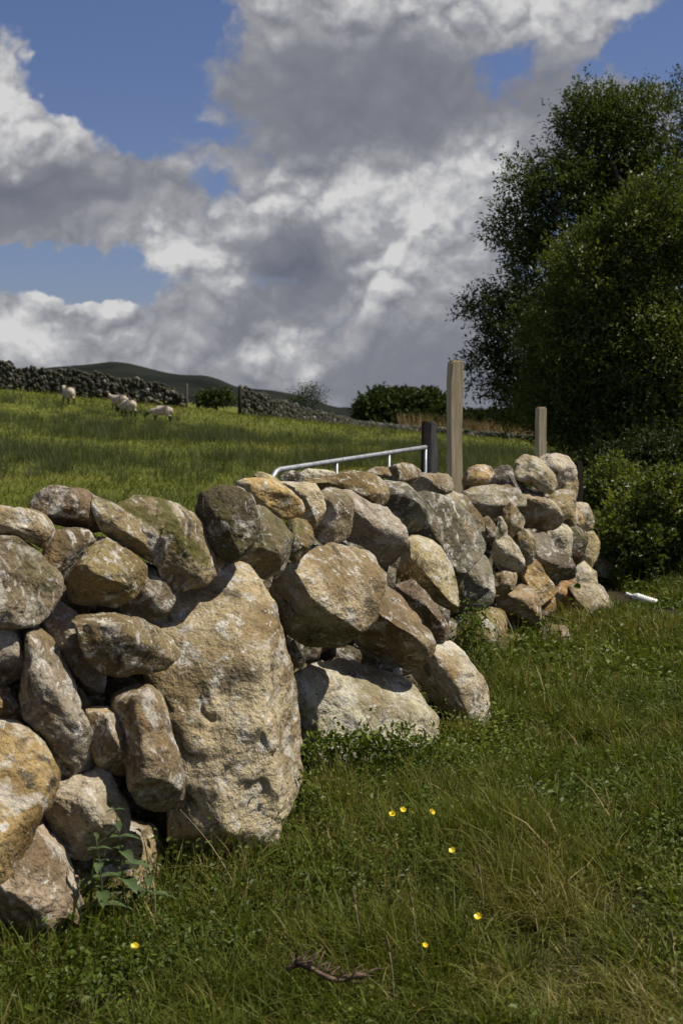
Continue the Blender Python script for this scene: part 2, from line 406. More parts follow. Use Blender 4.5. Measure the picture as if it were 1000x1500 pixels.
def poly_radius(poly, ang):
    """distance from the origin to a star-shaped outline for every angle"""
    P = np.asarray(poly, float); n = len(P)
    th = np.linspace(-math.pi, math.pi, 361); R = np.zeros(361)
    D = np.stack([np.cos(th), np.sin(th)], -1)
    for i in range(n):
        a, b = P[i], P[(i + 1) % n]; e = b - a
        den = D[:, 0] * e[1] - D[:, 1] * e[0]
        with np.errstate(divide='ignore', invalid='ignore'):
            t = (a[0] * e[1] - a[1] * e[0]) / den
            s_ = (a[0] * D[:, 1] - a[1] * D[:, 0]) / den
        ok = (t > 0) & (s_ >= -1e-6) & (s_ <= 1 + 1e-6) & np.isfinite(t)
        R = np.where(ok, np.maximum(R, np.where(ok, t, 0)), R)
    R[R == 0] = np.mean(R[R > 0])
    ker = np.hanning(11); ker /= ker.sum()
    Rp = np.concatenate([R[-11:-1], R, R[1:11]]); R = np.convolve(Rp, ker, 'same')[10:-10]
    return np.interp(ang, th, R)

TAN = (.42, .37, .255); PALE = (.50, .465, .375); GREY = (.31, .285, .235); DARK = (.115, .10, .07); OLIVE = (.26, .215, .12)
RUST = (.34, .215, .10); BLUE = (.22, .225, .205); BROWN = (.25, .195, .125); WHITE = (.56, .54, .46); OCHRE = (.38, .285, .14)
wall = empty('dry_stone_wall', (0.3, 6.5, 0), 'long dry stone wall of big lichen-spotted tan and grey boulders', 'stone wall')
STONE_ID = [0]
def make_stone(poly, tint, moss=0.0, level=4, off=0.0, depth=1.0, facets=None, nf=6, shear=.75, label=None, d=None, power=.72, rough=1.0, parent=None, seed=None, foot=None):
    STONE_ID[0] += 1
    sd = STONE_ID[0] * 13 + 5 if seed is None else seed
    r = np.random.default_rng(sd)
    P = np.array(poly, float)
    a = P; b2 = np.roll(P, -1, 0); cr = a[:, 0] * b2[:, 1] - a[:, 1] * b2[:, 0]; A = cr.sum() / 2
    cx = ((a[:, 0] + b2[:, 0]) * cr).sum() / (6 * A); cy = ((a[:, 1] + b2[:, 1]) * cr).sum() / (6 * A)
    dd = (face_depth(cx, cy) if d is None else d) + off
    if foot: dd = on_plane(cx, foot, .02)[1] + .03
    C = at(cx, cy, dd)
    rv = ray(cx, cy); s = (dd / rv[1]) / F
    w = -rv / np.linalg.norm(rv); u = np.array([1.0, 0, 0]); u = u - w * u.dot(w); u /= np.linalg.norm(u); v = np.cross(w, u)
    L = np.stack([(P[:, 0] - cx) * s, -(P[:, 1] - cy) * s], -1) * 1.055
    size = math.sqrt(abs(A)) * s
    D = np.clip(size * .56, .05, .36) * depth
    lpx = math.sqrt(abs(A)); level = 6 if lpx > 230 else 5 if lpx > 88 else 4
    dirs, f = ico(level)
    # jitter the rotation of the ball so that its poles do not line up
    th = np.arctan2(dirs[:, 1], dirs[:, 0]); sp = np.sqrt(np.clip(1 - dirs[:, 2] ** 2, 0, 1))
    R = poly_radius(L, th)
    pl = R * np.clip(sp, 0, 1) ** power
    X = np.stack([pl * np.cos(th), pl * np.sin(th), D * np.sign(dirs[:, 2]) * np.abs(dirs[:, 2]) ** power], -1)
    # broken faces
    cuts = [(np.array(n_, float), c_) for n_, c_ in (facets or [])]
    for _ in range(nf):
        n_ = r.normal(size=3); n_[2] = abs(n_[2]) * .9 + .35
        cuts.append((n_, r.uniform(.62, .86)))
    for n_, c_ in cuts:
        n_ = n_ / np.linalg.norm(n_); h = X @ n_; mx_ = h.max(); over = np.clip(h - c_ * mx_, 0, None)
        X = X - np.outer(over * .92, n_)
    # weathering
    nrm = X / (np.linalg.norm(X, axis=1)[:, None] + 1e-6)
    q_ = X / max(size, .05)
    amp = size * .05 * rough
    X = X + nrm * (fbm(q_ * 2.1 + sd, sd, 2) * amp * .8 + fbm(q_ * 6.5 + sd, sd + 5, 3) * amp * .42)[:, None]
    rg = 1 - np.abs(fbm(q_ * 2.7 + sd * 3, sd + 9, 3)); X = X - nrm * (np.clip(rg - .86, 0, 1) * amp * 4.0)[:, None]
    X[:, 2] -= shear * X[:, 0] + .22 * X[:, 1]
    V = np.outer(X[:, 0], u) + np.outer(X[:, 1], v) + np.outer(X[:, 2], w)
    me = mesh_np('stone', V, f, M_STONE, True)
    p_ = wall if parent is None else parent
    o = link('stone', me, p_, Vector(C) - p_.location)
    j = r.uniform(.88, 1.12); j *= .88; o.color = (tint[0] * j * 1.05, tint[1] * j * r.uniform(.97, 1.03), tint[2] * j * r.uniform(.82, .97), moss)
    if label: o['label'] = label
    return o

LF = ((-.75, -.1, .65), .52)     # a face turned to the left
LOWF = ((-.2, -.8, .55), .5)     # an undercut face
TOPF = ((.1, .8, .6), .6)
S = [ # outline in photo pixels, colour, options
 ([(-60,745),(0,741),(40,747),(75,757),(84,775),(83,792),(75,806),(68,810),(50,797),(35,788),(0,785),(-60,785)], TAN, dict(facets=[LOWF])),
 ([(0,786),(25,787),(40,796),(60,815),(80,838),(87,855),(84,875),(72,898),(50,915),(20,918),(-20,915),(-45,880),(-45,810)], GREY, dict(level=5, nf=3, moss=.3)),
 ([(35,742),(50,722),(80,712),(120,715),(145,727),(162,745),(160,765),(150,780),(130,778),(100,772),(80,767),(66,757)], BROWN, dict(level=5, facets=[LOWF, LF], off=.12)),
 ([(135,728),(170,740),(200,760),(228,785),(233,800),(225,810),(205,814),(190,808),(170,795),(150,780),(140,760)], PALE, dict(level=5, facets=[((-.4,-.7,.5),.45)], off=.05)),
 ([(80,780),(110,771),(130,776),(142,790),(137,810),(120,828),(107,850),(92,857),(82,845),(70,830),(62,820),(70,800)], (.27,.24,.18), dict(off=.10, nf=3)),
 ([(140,783),(150,781),(170,792),(190,805),(205,818),(216,830),(214,852),(205,870),(190,882),(165,893),(140,894),(110,886),(86,872),(92,855),(108,840),(120,818),(128,798)], OLIVE, dict(level=5, facets=[((-.25,-.75,.5),.35), ((.1,.8,.55),.7)])),
 ([(200,822),(230,829),(243,845),(255,865),(256,880),(249,895),(235,908),(210,909),(172,899),(180,880),(195,850)], GREY, dict(off=.06, facets=[((-.5,-.3,.7),.5)])),
 ([(172,737),(200,727),(240,729),(265,739),(290,747),(307,765),(325,790),(334,815),(332,830),(320,841),(300,853),(280,861),(260,867),(245,858),(230,830),(210,815),(190,790)], (.36,.31,.22), dict(level=5, moss=.85, facets=[((-.1,-.55,.65),.45), ((-.6,-.3,.6),.5), TOPF], label='boulder with a patch of green moss on top')),
 ([(272,744),(290,727),(320,713),(350,715),(366,727),(375,745),(379,770),(376,790),(366,806),(350,817),(335,820),(315,808),(295,785)], DARK, dict(level=5, moss=.4, facets=[((-.6,-.2,.7),.45)], label='dark mossy boulder')),
 ([(368,742),(390,744),(410,754),(421,765),(426,790),(426,812),(419,831),(405,844),(390,851),(373,846),(355,828),(350,812),(358,780)], GREY, dict(level=5, moss=.5, off=.1, facets=[LOWF])),
 ([(345,709),(360,700),(380,700),(410,709),(430,721),(441,732),(444,746),(440,756),(425,764),(412,758),(395,750),(372,741),(358,726)], OCHRE, dict(level=5, off=.25, nf=3)),
 ([(370,699),(380,691),(400,698),(414,708),(400,716),(378,712)], TAN, dict(off=.55)),
 ([(421,766),(435,760),(448,763),(456,775),(459,789),(451,806),(440,819),(428,826),(420,812),(418,788)], OLIVE, dict(moss=.6, off=.05)),
 ([(404,706),(425,701),(445,705),(460,711),(473,724),(483,740),(481,751),(470,767),(456,778),(440,770),(428,745),(415,722)], PALE, dict(level=5, off=.3, facets=[((-.65,-.45,.55),.3)])),
 ([(462,722),(476,717),(494,716),(507,722),(520,736),(518,758),(510,788),(488,798),(465,793),(454,778),(456,750)], (.22,.19,.13), dict(level=5, off=.15, facets=[((-.5,-.3,.6),.45)])),
 ([(497,722),(515,721),(540,737),(565,744),(580,757),(594,771),(598,790),(596,805),(586,816),(576,831),(560,837),(543,814),(528,800),(502,795),(495,765)], GREY, dict(level=5, off=.1, facets=[((-.45,-.6,.5),.28), ((.45,.6,.5),.6)])),
 ([(440,702),(480,697),(500,694),(520,693),(540,694),(554,697),(566,709),(571,725),(566,737),(555,745),(535,744),(515,734),(480,728),(450,720)], OLIVE, dict(level=5, off=.55, facets=[((-.3,-.7,.5),.4)])),
 ([(436,697),(450,686),(470,687),(492,692),(488,704),(455,706)], WHITE, dict(off=.95)),
 ([(410,699),(420,690),(440,691),(447,698),(440,708),(415,708)], DARK, dict(off=1.0)),
 ([(536,691),(549,684),(568,684),(574,697),(557,702),(538,700)], TAN, dict(off=1.15)),
 ([(558,694),(573,683),(590,677),(605,680),(616,691),(613,703),(600,710),(582,706),(566,702)], BROWN, dict(off=1.0, facets=[LF])),
 ([(548,704),(575,699),(592,708),(607,720),(621,730),(626,746),(621,762),(613,777),(600,786),(588,778),(578,760),(566,742),(552,728)], BLUE, dict(level=5, off=.4, facets=[((-.3,-.55,.6),.4), ((.1,.85,.4),.75)])),
 ([(598,706),(618,694),(640,693),(664,697),(668,716),(645,725),(612,724)], GREY, dict(off=.95, facets=[LOWF])),
 ([(600,727),(625,721),(650,729),(670,739),(690,754),(701,775),(713,800),(706,813),(692,827),(680,840),(666,842),(656,828),(645,810),(632,795),(620,785),(612,760)], BLUE, dict(level=5, off=.2, nf=1, facets=[((.55,.25,.75),.25)], rough=.7, label='broad blue-grey slab')),
 ([(612,721),(640,714),(660,717),(682,727),(697,744),(708,760),(710,780),(695,782),(675,765),(640,745)], (.3,.27,.19), dict(off=.62, facets=[((-.4,-.5,.6),.4)])),
 ([(674,702),(681,687),(700,681),(719,681),(724,692),(716,708),(706,718),(682,718)], OCHRE, dict(off=1.05, facets=[LF])),
 ([(702,716),(716,692),(725,684),(745,683),(753,691),(767,702),(778,713),(766,726),(742,730),(712,728)], BLUE, dict(off=.75, nf=2, facets=[((-.55,0,.75),.3), ((.8,.4,.35),.5)])),
 ([(676,722),(698,714),(740,711),(756,717),(768,728),(769,741),(758,748),(750,757),(735,762),(715,760),(700,750),(688,738)], GREY, dict(off=.45, facets=[((-.1,-.6,.7),.5)])),
 ([(738,708),(768,711),(790,724),(806,734),(819,746),(823,760),(819,771),(805,778),(785,780),(766,775),(752,760),(746,735)], TAN, dict(level=5, off=.35, nf=2, facets=[((-.15,-.75,.6),.22), ((.1,.95,.25),.62)])),
 ([(750,692),(756,676),(768,667),(785,668),(800,680),(812,697),(814,712),(806,722),(792,720),(774,708),(760,703)], PALE, dict(level=5, off=.35, nf=4, rough=1.5)),
 ([(785,672),(800,667),(818,667),(832,670),(839,680),(842,695),(838,708),(822,722),(806,715),(795,700)], PALE, dict(level=5, off=.55, rough=1.4)),
 ([(812,700),(830,692),(842,695),(846,710),(843,728),(836,745),(822,742),(812,722)], TAN, dict(off=.45)),
 ([(796,723),(825,718),(839,720),(842,740),(838,757),(824,762),(808,755)], (.36,.31,.20), dict(off=.3, nf=2)),
 ([(841,741),(848,733),(860,736),(866,750),(869,765),(866,776),(857,780),(846,764)], PALE, dict(off=.3)),
 ([(828,748),(842,742),(852,756),(856,775),(845,785),(830,778)], OCHRE, dict(off=.35)),
 ([(735,746),(747,736),(756,744),(771,765),(769,773),(757,778),(748,788),(739,772)], TAN, dict(off=.05)),
 ([(701,762),(714,756),(723,764),(728,778),(724,791),(715,796),(705,784)], (.34,.29,.2), dict(off=.15)),
 ([(726,758),(734,756),(743,772),(742,784),(732,782)], GREY, dict(off=.15)),
 ([(722,797),(738,782),(749,789),(759,805),(766,818),(767,830),(757,839),(740,843),(726,834),(718,812)], PALE, dict(level=5, facets=[LOWF])),
 ([(748,786),(765,775),(779,780),(784,795),(784,812),(777,826),(766,829),(756,812)], OLIVE, dict(off=.05, facets=[((-.4,-.2,.7),.4)])),
 ([(779,786),(795,778),(806,788),(817,803),(828,814),(841,830),(840,847),(825,849),(808,854),(796,842),(786,826),(780,808)], (.27,.25,.225), dict(level=5, rough=1.6)),
 ([(800,780),(822,758),(834,769),(838,790),(836,812),(822,818),(806,800)], PALE, dict(off=.2, rough=1.4)),
 ([(830,776),(845,768),(857,775),(862,790),(857,806),(847,822),(836,828),(828,806)], DARK, dict(off=.1, moss=.5)),
 ([(850,788),(868,779),(878,794),(875,811),(866,832),(855,848),(842,842),(844,815)], (.36,.3,.2), dict(off=.15)),
 ([(832,838),(856,822),(872,837),(874,855),(850,860),(836,856)], PALE, dict(off=.05)),
 ([(870,818),(880,808),(896,814),(912,824),(916,834),(896,848),(874,844)], GREY, dict(foot=850)),
 ([(672,842),(690,824),(706,811),(716,818),(722,840),(724,870),(719,882),(700,893),(680,893),(664,882),(662,858)], GREY, dict(level=5, facets=[((-.3,-.4,.7),.5)], moss=.3)),
 ([(596,792),(610,784),(636,789),(651,805),(663,830),(668,860),(670,886),(660,900),(645,903),(618,884),(596,866),(578,852),(584,820)], TAN, dict(level=5, facets=[((-.45,-.7,.4),.2), ((.75,.3,.5),.5)])),
 ([(578,858),(605,848),(626,870),(646,900),(657,918),(654,932),(640,944),(622,936),(600,905),(584,880)], (.22,.18,.135), dict(off=-.1, nf=2, facets=[((-.6,-.5,.5),.3)])),
 ([(548,856),(562,852),(578,862),(597,880),(616,905),(633,930),(637,945),(631,961),(615,977),(590,983),(555,982),(520,976),(486,966),(490,930),(525,885)], (.30,.25,.165), dict(level=5, off=-.15, nf=2, facets=[((-.5,-.75,.45),.1), ((.5,.75,.4),.6)])),
 ([(388,860),(410,848),(430,830),(445,815),(470,805),(490,796),(515,794),(541,801),(551,820),(563,845),(561,866),(554,882),(551,906),(530,922),(510,942),(485,953),(462,960),(440,974),(425,978),(412,950),(400,912),(392,882)], TAN, dict(level=5, nf=3, facets=[((-.85,-.35,.4),.42), ((-.1,-.9,.35),.55), ((.25,.35,.85),.55)], label='big angular tan boulder')),
 ([(424,1004),(455,984),(480,976),(520,974),(545,981),(570,979),(591,985),(606,1005),(622,1025),(641,1050),(642,1100),(560,1135),(480,1130),(428,1070)], WHITE, dict(level=5, nf=3, foot=1122, depth=.8, facets=[((.2,.75,.6),.7)], label='low pale boulder at the foot of the wall')),
 ([(600,985),(615,974),(631,959),(646,944),(662,941),(681,955),(696,975),(706,1000),(713,1030),(714,1052),(702,1068),(680,1074),(658,1058),(636,1032),(616,1006)], PALE, dict(level=5, foot=1070, facets=[((-.75,-.4,.4),.5)])),
 ([(664,908),(680,892),(710,886),(736,894),(745,910),(746,936),(740,960),(702,976),(674,966),(662,938)], OLIVE, dict(moss=.7, foot=975)),
 ([(722,860),(742,850),(760,847),(776,855),(786,875),(787,895),(791,906),(787,928),(776,946),(750,938),(736,908)], (.36,.28,.19), dict(level=5, foot=946, facets=[((-.45,-.75,.4),.2)])),
 ([(716,842),(740,836),(759,840),(752,864),(735,876),(720,866)], BROWN, dict(off=.1, facets=[LOWF])),
 ([(758,838),(784,820),(798,840),(813,860),(814,869),(802,879),(790,890),(776,868)], OCHRE, dict(nf=2, facets=[((.5,.1,.8),.35)])),
 ([(784,884),(800,870),(813,875),(812,893),(800,905),(788,900)], OCHRE, dict(nf=2)),
 ([(804,870),(820,855),(836,847),(851,860),(857,880),(853,908),(836,920),(822,910),(808,897)], RUST, dict(rough=1.4, foot=918)),
 ([(832,856),(855,848),(876,846),(886,865),(893,885),(897,907),(888,922),(862,920),(848,894)], TAN, dict(level=5, foot=918)),
 ([(735,936),(755,928),(772,936),(776,955),(755,965),(736,958)], OLIVE, dict(moss=.8, foot=964)),
 ([(786,925),(805,914),(828,918),(834,940),(812,952),(788,948)], BROWN, dict(moss=.7, foot=952)),
 # lower left
 ([(62,905),(80,882),(100,891),(115,907),(130,924),(144,950),(152,985),(151,1006),(143,1022),(130,1028),(112,1004),(98,985),(80,955)], GREY, dict(level=5, rough=1.4, off=.08, facets=[((-.6,-.3,.6),.5)])),
 ([(36,930),(55,921),(76,937),(86,960),(96,985),(111,1020),(126,1050),(141,1080),(148,1100),(146,1116),(131,1133),(105,1141),(78,1136),(56,1112),(42,1080),(36,1035),(36,980)], (.36,.34,.31), dict(level=5, rough=1.2, off=-.06, facets=[((-.5,-.6,.5),.45)])),
 ([(84,962),(100,978),(119,1008),(132,1030),(140,1055),(150,1088),(130,1080),(105,1030)], OLIVE, dict(moss=1.0, off=.08)),
 ([(-50,915),(0,907),(16,912),(31,928),(47,950),(46,976),(40,1001),(20,1007),(-50,1002)], GREY, dict(level=5, facets=[LOWF], off=.02)),
 ([(-50,1005),(0,1002),(26,1014),(39,1028),(37,1051),(30,1063),(0,1060),(-50,1055)], OCHRE, dict(facets=[LOWF], off=.03)),
 ([(-70,1057),(0,1055),(31,1062),(49,1080),(76,1115),(85,1135),(83,1156),(73,1180),(61,1194),(50,1218),(36,1243),(20,1273),(0,1295),(-70,1290)], OCHRE, dict(level=5, nf=3, off=-.12, label='big yellow-ochre boulder')),
 ([(52,1186),(68,1182),(84,1208),(72,1220),(50,1216)], TAN, dict(off=-.02)),
 ([(44,1216),(70,1213),(91,1235),(104,1253),(107,1275),(121,1295),(136,1315),(149,1345),(141,1354),(122,1352),(104,1345),(88,1360),(62,1385),(35,1400),(0,1415),(-50,1405),(-40,1290),(5,1282),(30,1248)], (.34,.29,.23), dict(level=5, rough=1.6, foot=1408, nf=3, facets=[((-.5,-.7,.4),.3)], label='layered slaty stone')),
 ([(84,1146),(110,1141),(130,1131),(147,1117),(161,1140),(176,1170),(184,1192),(184,1222),(165,1245),(140,1260),(108,1262),(88,1246),(74,1216),(70,1190)], PALE, dict(level=5, rough=1.2, off=-.14, facets=[((-.6,-.5,.5),.45)])),
 ([(110,902),(150,893),(172,898),(200,907),(230,921),(256,938),(266,955),(261,968),(240,981),(200,986),(180,989),(148,987),(128,960)], (.30,.26,.18), dict(level=5, facets=[((-.1,-.7,.6),.5)], off=-.16)),
 ([(124,1034),(145,1023),(160,1028),(176,1050),(191,1075),(194,1100),(192,1132),(165,1140),(145,1128),(134,1090)], (.36,.29,.17), dict(level=5, off=-.16, facets=[LOWF, ((-.6,-.2,.6),.6)])),
 ([(158,1014),(170,1003),(195,1002),(220,1009),(236,1021),(246,1050),(251,1080),(263,1110),(268,1140),(266,1166),(256,1180),(230,1188),(204,1176),(188,1148),(180,1090),(168,1050)], (.38,.33,.24), dict(level=5, off=-.22, nf=1, facets=[((-.85,-.1,.45),.62), ((-.1,-.85,.4),.70)])),
 ([(228,912),(255,885),(275,872),(300,862),(320,845),(335,825),(350,821),(366,831),(386,860),(401,890),(416,930),(431,975),(446,1020),(459,1070),(464,1110),(461,1142),(442,1167),(427,1182),(412,1203),(402,1232),(382,1262),(320,1276),(262,1262),(250,1190),(252,1120),(235,1050),(222,990)], TAN, dict(level=6, nf=2, foot=1262, rough=.9, depth=.62, shear=.45, facets=[((.92,.0,.4),.60), ((-.30,.05,.95),.74), ((.30,-.35,.85),.72), ((.2,.55,.8),.78), ((-.6,-.2,.75),.7)], label='tallest boulder, a smooth upright tan block')),
 ([(120,1250),(150,1210),(180,1194),(206,1199),(227,1225),(244,1270),(250,1300),(244,1335),(190,1352),(145,1340),(112,1290)], BROWN, dict(level=5, off=-.02, rough=1.2)),
]
for poly, tint, kw in S: make_stone(poly, tint, **kw)
# the wall goes on to the left of the picture
rl = np.random.default_rng(21)
for cxp in (-150, -330, -540):
    for cyp in range(800, 1560, 150):
        rx, ry = rl.uniform(90, 125), rl.uniform(70, 105); cx_, cy_ = cxp + rl.uniform(-25, 25), cyp + rl.uniform(-15, 15)
        pl = [(cx_ + rx * rl.uniform(.85, 1.1) * math.cos(t), cy_ + ry * rl.uniform(.85, 1.1) * math.sin(t)) for t in np.arange(0, 6.28, .6)]
        make_stone(pl, [TAN, GREY, OLIVE, PALE, BROWN][rl.integers(5)], level=4, depth=.8)
# small packing stones in the heart and along the back of the wall
def hearting():
    dv, df = ico(1); vs = []; fs = []; n0_ = 0
    r = np.random.default_rng(5)
    for Y in np.arange(1.2, 11.3, .13):
        for dep in (.34, .52, .70):
            for z in np.arange(.05, 1.0 if dep > .4 else .92, .17):
                yy = Y + r.uniform(-.05, .05)
                sl_ = (face_x(yy + .1) - face_x(yy - .1)) / .2; nrm = np.array([-1, sl_]) / math.hypot(1, sl_)
                c = np.array([face_x(yy, z) + nrm[0] * dep, yy + nrm[1] * dep, z + r.uniform(-.04, .04)])
                sc = r.uniform(.08, .14, 3)
                v = dv * sc; v = v + dv * (vnoise(dv * 1.7 + r.uniform(0, 99), 2) * .025)[:, None]
                vs.append(v + c); fs.append(df + n0_); n0_ += len(v)
    loc = Vector((0.3, 6.5, 0))
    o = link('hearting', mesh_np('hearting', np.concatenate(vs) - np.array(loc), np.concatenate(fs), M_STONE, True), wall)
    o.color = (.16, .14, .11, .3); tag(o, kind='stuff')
hearting()

# ------------------------------------------------------------------ posts and gate
def post(name, xl, xr, ytop, d, mat, label, group=None, round_top=.006, depth=None, lean=0.0):
    a = at(xl, ytop, d); b = at(xr, ytop, d); wd = b[0] - a[0]; dp = depth or wd
    cx = (a[0] + b[0]) / 2; zb = tz(cx, d) - .25; zt = a[2]
    bm = bmesh.new(); n = 14
    rings = []
    for i in range(n + 1):
        z = zb + (zt - zb) * i / n
        rings.append([bm.verts.new((sx * wd / 2 + .004 * math.sin(z * 7 + sx) + lean * (z - zb), sy * dp / 2 + .004 * math.cos(z * 5 + sy), z - zb)) for sx, sy in ((-1, -1), (1, -1), (1, 1), (-1, 1))])
    for i in range(n):
        for k in range(4): bm.faces.new((rings[i][k], rings[i][(k + 1) % 4], rings[i + 1][(k + 1) % 4], rings[i + 1][k]))
    bm.faces.new(rings[-1]); bm.faces.new(rings[0][::-1])
    long_e = [e for e in bm.edges if abs(e.verts[0].co.z - e.verts[1].co.z) > .01] + [e for e in bm.edges if e.verts[0] in rings[-1] and e.verts[1] in rings[-1]]
    bmesh.ops.bevel(bm, geom=long_e, offset=wd * .14, segments=2, affect='EDGES')
    me = bpy.data.meshes.new(name); bm.to_mesh(me); bm.free(); me.materials.append(mat)
    o = link(name, me, None, (cx, d, zb)); o.rotation_euler.z = .35
    return tag(o, label, 'post', group)
post('wooden_post', 657, 675, 528, 10.3, M_WOOD, 'tall pale sawn timber post rising behind the wall beside the gate')
post('wooden_post', 785.5, 798.5, 596, 12.9, M_WOOD, 'shorter pale timber post standing beyond the end of the wall')
post('gate_post', 618, 627.5, 617, 14.9, M_DARKWOOD, 'dark timber gate post that the metal gate meets')
post('gate_post', 629, 639, 618, 14.7, M_GREYWOOD, 'weathered grey timber gate post beside the dark one')
post('end_post', 841, 851, 676, 12.6, M_DARKWOOD, 'short dark timber post against the end of the stone wall')

g0 = at(396, 690, 11.0); g1 = at(623, 655, 14.55)
gate = empty('metal_gate', ((g0[0] + g1[0]) / 2, (g0[1] + g1[1]) / 2, 0), 'galvanised tubular steel farm gate behind the stone wall', 'gate')
GL = np.array(gate.location)
def gpt(t, z): p = g0 + (g1 - g0) * t; return np.array([p[0], p[1], p[2] + z])
mb = MB(); R_ = .021
pts = [gpt(0, -1.0)] + [gpt(0, -.14), gpt(.004, -.09), gpt(.013, -.045), gpt(.028, -.012), gpt(.045, 0)] + [gpt(t, 0) for t in (.2, .4, .6, .8, 1.0)]
mb.tube(pts, R_, 10); mb.build('frame', M_GALV, gate, GL).location = (0, 0, 0)
for z in (-.27, -.5, -.7, -.87, -1.0):
    mb = MB(); mb.tube([gpt(0.0, z), gpt(.5, z), gpt(1.0, z)], .016, 8); mb.build('rail', M_GALV, gate, GL).location = (0, 0, 0)
for t in (.36, .71, 1.0):
    mb = MB(); mb.tube([gpt(t, 0), gpt(t, -1.0)], .014, 8); mb.build('upright', M_GALV, gate, GL).location = (0, 0, 0)
# ------------------------------------------------------------------ far walls of the field
def far_wall(label, line, seed, n_per_m=9, size=.2, group=None):
    """line: (column, top row, foot row, distance) from one end to the other"""
    L = np.array(line, float); r = np.random.default_rng(seed)
    pts = []; tops = []
    for x, yt, yb, d in L:
        p = at(x, yb, d); p[2] = tz(p[0], d); pts.append(p); tops.append(at(x, yt, d)[2] - p[2])
    pts = np.array(pts); tops = np.array(tops)
    seg = np.concatenate([[0], np.cumsum(np.linalg.norm(np.diff(pts[:, :2], axis=0), axis=1))])
    dv, df = ico(1); vs = []; fs = []; n0_ = 0
    n = int(seg[-1] * n_per_m * 13)
    ss = r.uniform(0, seg[-1], n)
    for s_ in ss:
        c = np.array([np.interp(s_, seg, pts[:, k]) for k in range(2)]); zb = tz(c[0], c[1]); h = max(np.interp(s_, seg, tops), .35) * (1 + .05 * math.sin(s_ * 1.7) + .06 * math.sin(s_ * 4.1))
        z = zb + r.uniform(-.05, 1) * h; ac = r.uniform(-.28, .28) * (1.25 - .5 * (z - zb) / h)
        v = dv * r.uniform(.6, 1.25, 3) * size * r.uniform(.6, 1.2)
        vs.append(v + [c[0] + ac * .4, c[1] + ac, z]); fs.append(df + n0_); n0_ += len(v)
    mid = pts[len(pts) // 2]
    e = empty('dry_stone_wall', mid, label, 'stone wall', group)
    o = link('stones', mesh_np('stones', np.concatenate(vs) - mid, np.concatenate(fs), M_FSTONE, False), e); tag(o, kind='stuff')
far_wall('dark dry stone wall along the top of the sheep pasture', [(-160, 520, 570, 63), (0, 533, 568, 65), (60, 538, 571, 66), (140, 547, 577, 67), (200, 556, 582, 68), (255, 570, 588, 69), (270, 580, 590, 69)], 1, 9, .12)
far_wall('dark dry stone wall running downhill from the dark post to the round bush', [(352, 568, 600, 70), (400, 584, 612, 72), (440, 597, 622, 75), (480, 606, 628, 78), (520, 617, 634, 82), (560, 626, 638, 86), (610, 633, 643, 90), (660, 638, 648, 94)], 2, 8, .13)
far_wall('low mossy dry stone wall beyond the timber posts', [(640, 643, 652, 92), (700, 645, 656, 93), (780, 647, 659, 94), (880, 648, 662, 95), (1000, 650, 664, 96)], 3, 7, .16)
def far_post(x, yt, d, wpx, label):
    p = at(x, yt, d); zb = tz(p[0], d); w_ = wpx * d / F / 2
    mb = MB(); h = p[2] - zb
    mb.tube([(0, 0, -.1), (.01, 0, h * .5), (.02, .01, h * .97), (.02, .01, h)], [w_ * 1.05, w_, w_ * .95, w_ * .6], 7)
    o = mb.build('field_post', M_GREYWOOD if wpx < 5 else M_DARKWOOD, None); o.location = (p[0], d, zb); tag(o, label, 'post')
far_post(273, 562, 69, 3.2, 'thin grey post at the end of the upper field wall')
far_post(351, 567, 69.5, 6, 'thick dark post at the gap between the field walls')

# ------------------------------------------------------------------ leaves and blades
def leaf_mesh(name, C, A, N, ln, wd, tone, mat, fold=.25, oval=False):
    """pointed leaves: base C, axis A, normal N (unit, n x 3)"""
    n = len(C); B = np.cross(A, N); B /= np.linalg.norm(B, axis=1)[:, None] + 1e-9
    ln = np.broadcast_to(ln, (n,))[:, None]; wd = np.broadcast_to(wd, (n,))[:, None]
    m_ = C + A * ln * .45
    if oval:
        m2 = C + A * ln * .78
        v = np.stack([C, m_ - A * ln * .12 + B * wd * .46 + N * wd * fold, m2 + B * wd * .40 + N * wd * fold * .8 - N * ln * .06, C + A * ln - N * ln * .12, m2 - B * wd * .40 + N * wd * fold * .8 - N * ln * .06, m_ - A * ln * .12 - B * wd * .46 + N * wd * fold], 1).reshape(-1, 3)
        i = np.arange(n)[:, None] * 6
        return mesh_np(name, v, [np.concatenate([i + [0, 1, 2, 3], i + [0, 3, 4, 5]], 0)], mat, False, {'tone': np.repeat(tone, 6)})
    v = np.stack([C, m_ + B * wd * .5 + N * wd * fold, C + A * ln - N * ln * .12, m_ - B * wd * .5 + N * wd * fold], 1).reshape(-1, 3)
    i = np.arange(n)[:, None] * 4
    f = np.concatenate([i + [0, 1, 2], i + [0, 2, 3]], 0)
    return mesh_np(name, v, f, mat, False, {'tone': np.repeat(tone, 4)})
def unit(v): return v / (np.linalg.norm(v, axis=1)[:, None] + 1e-9)

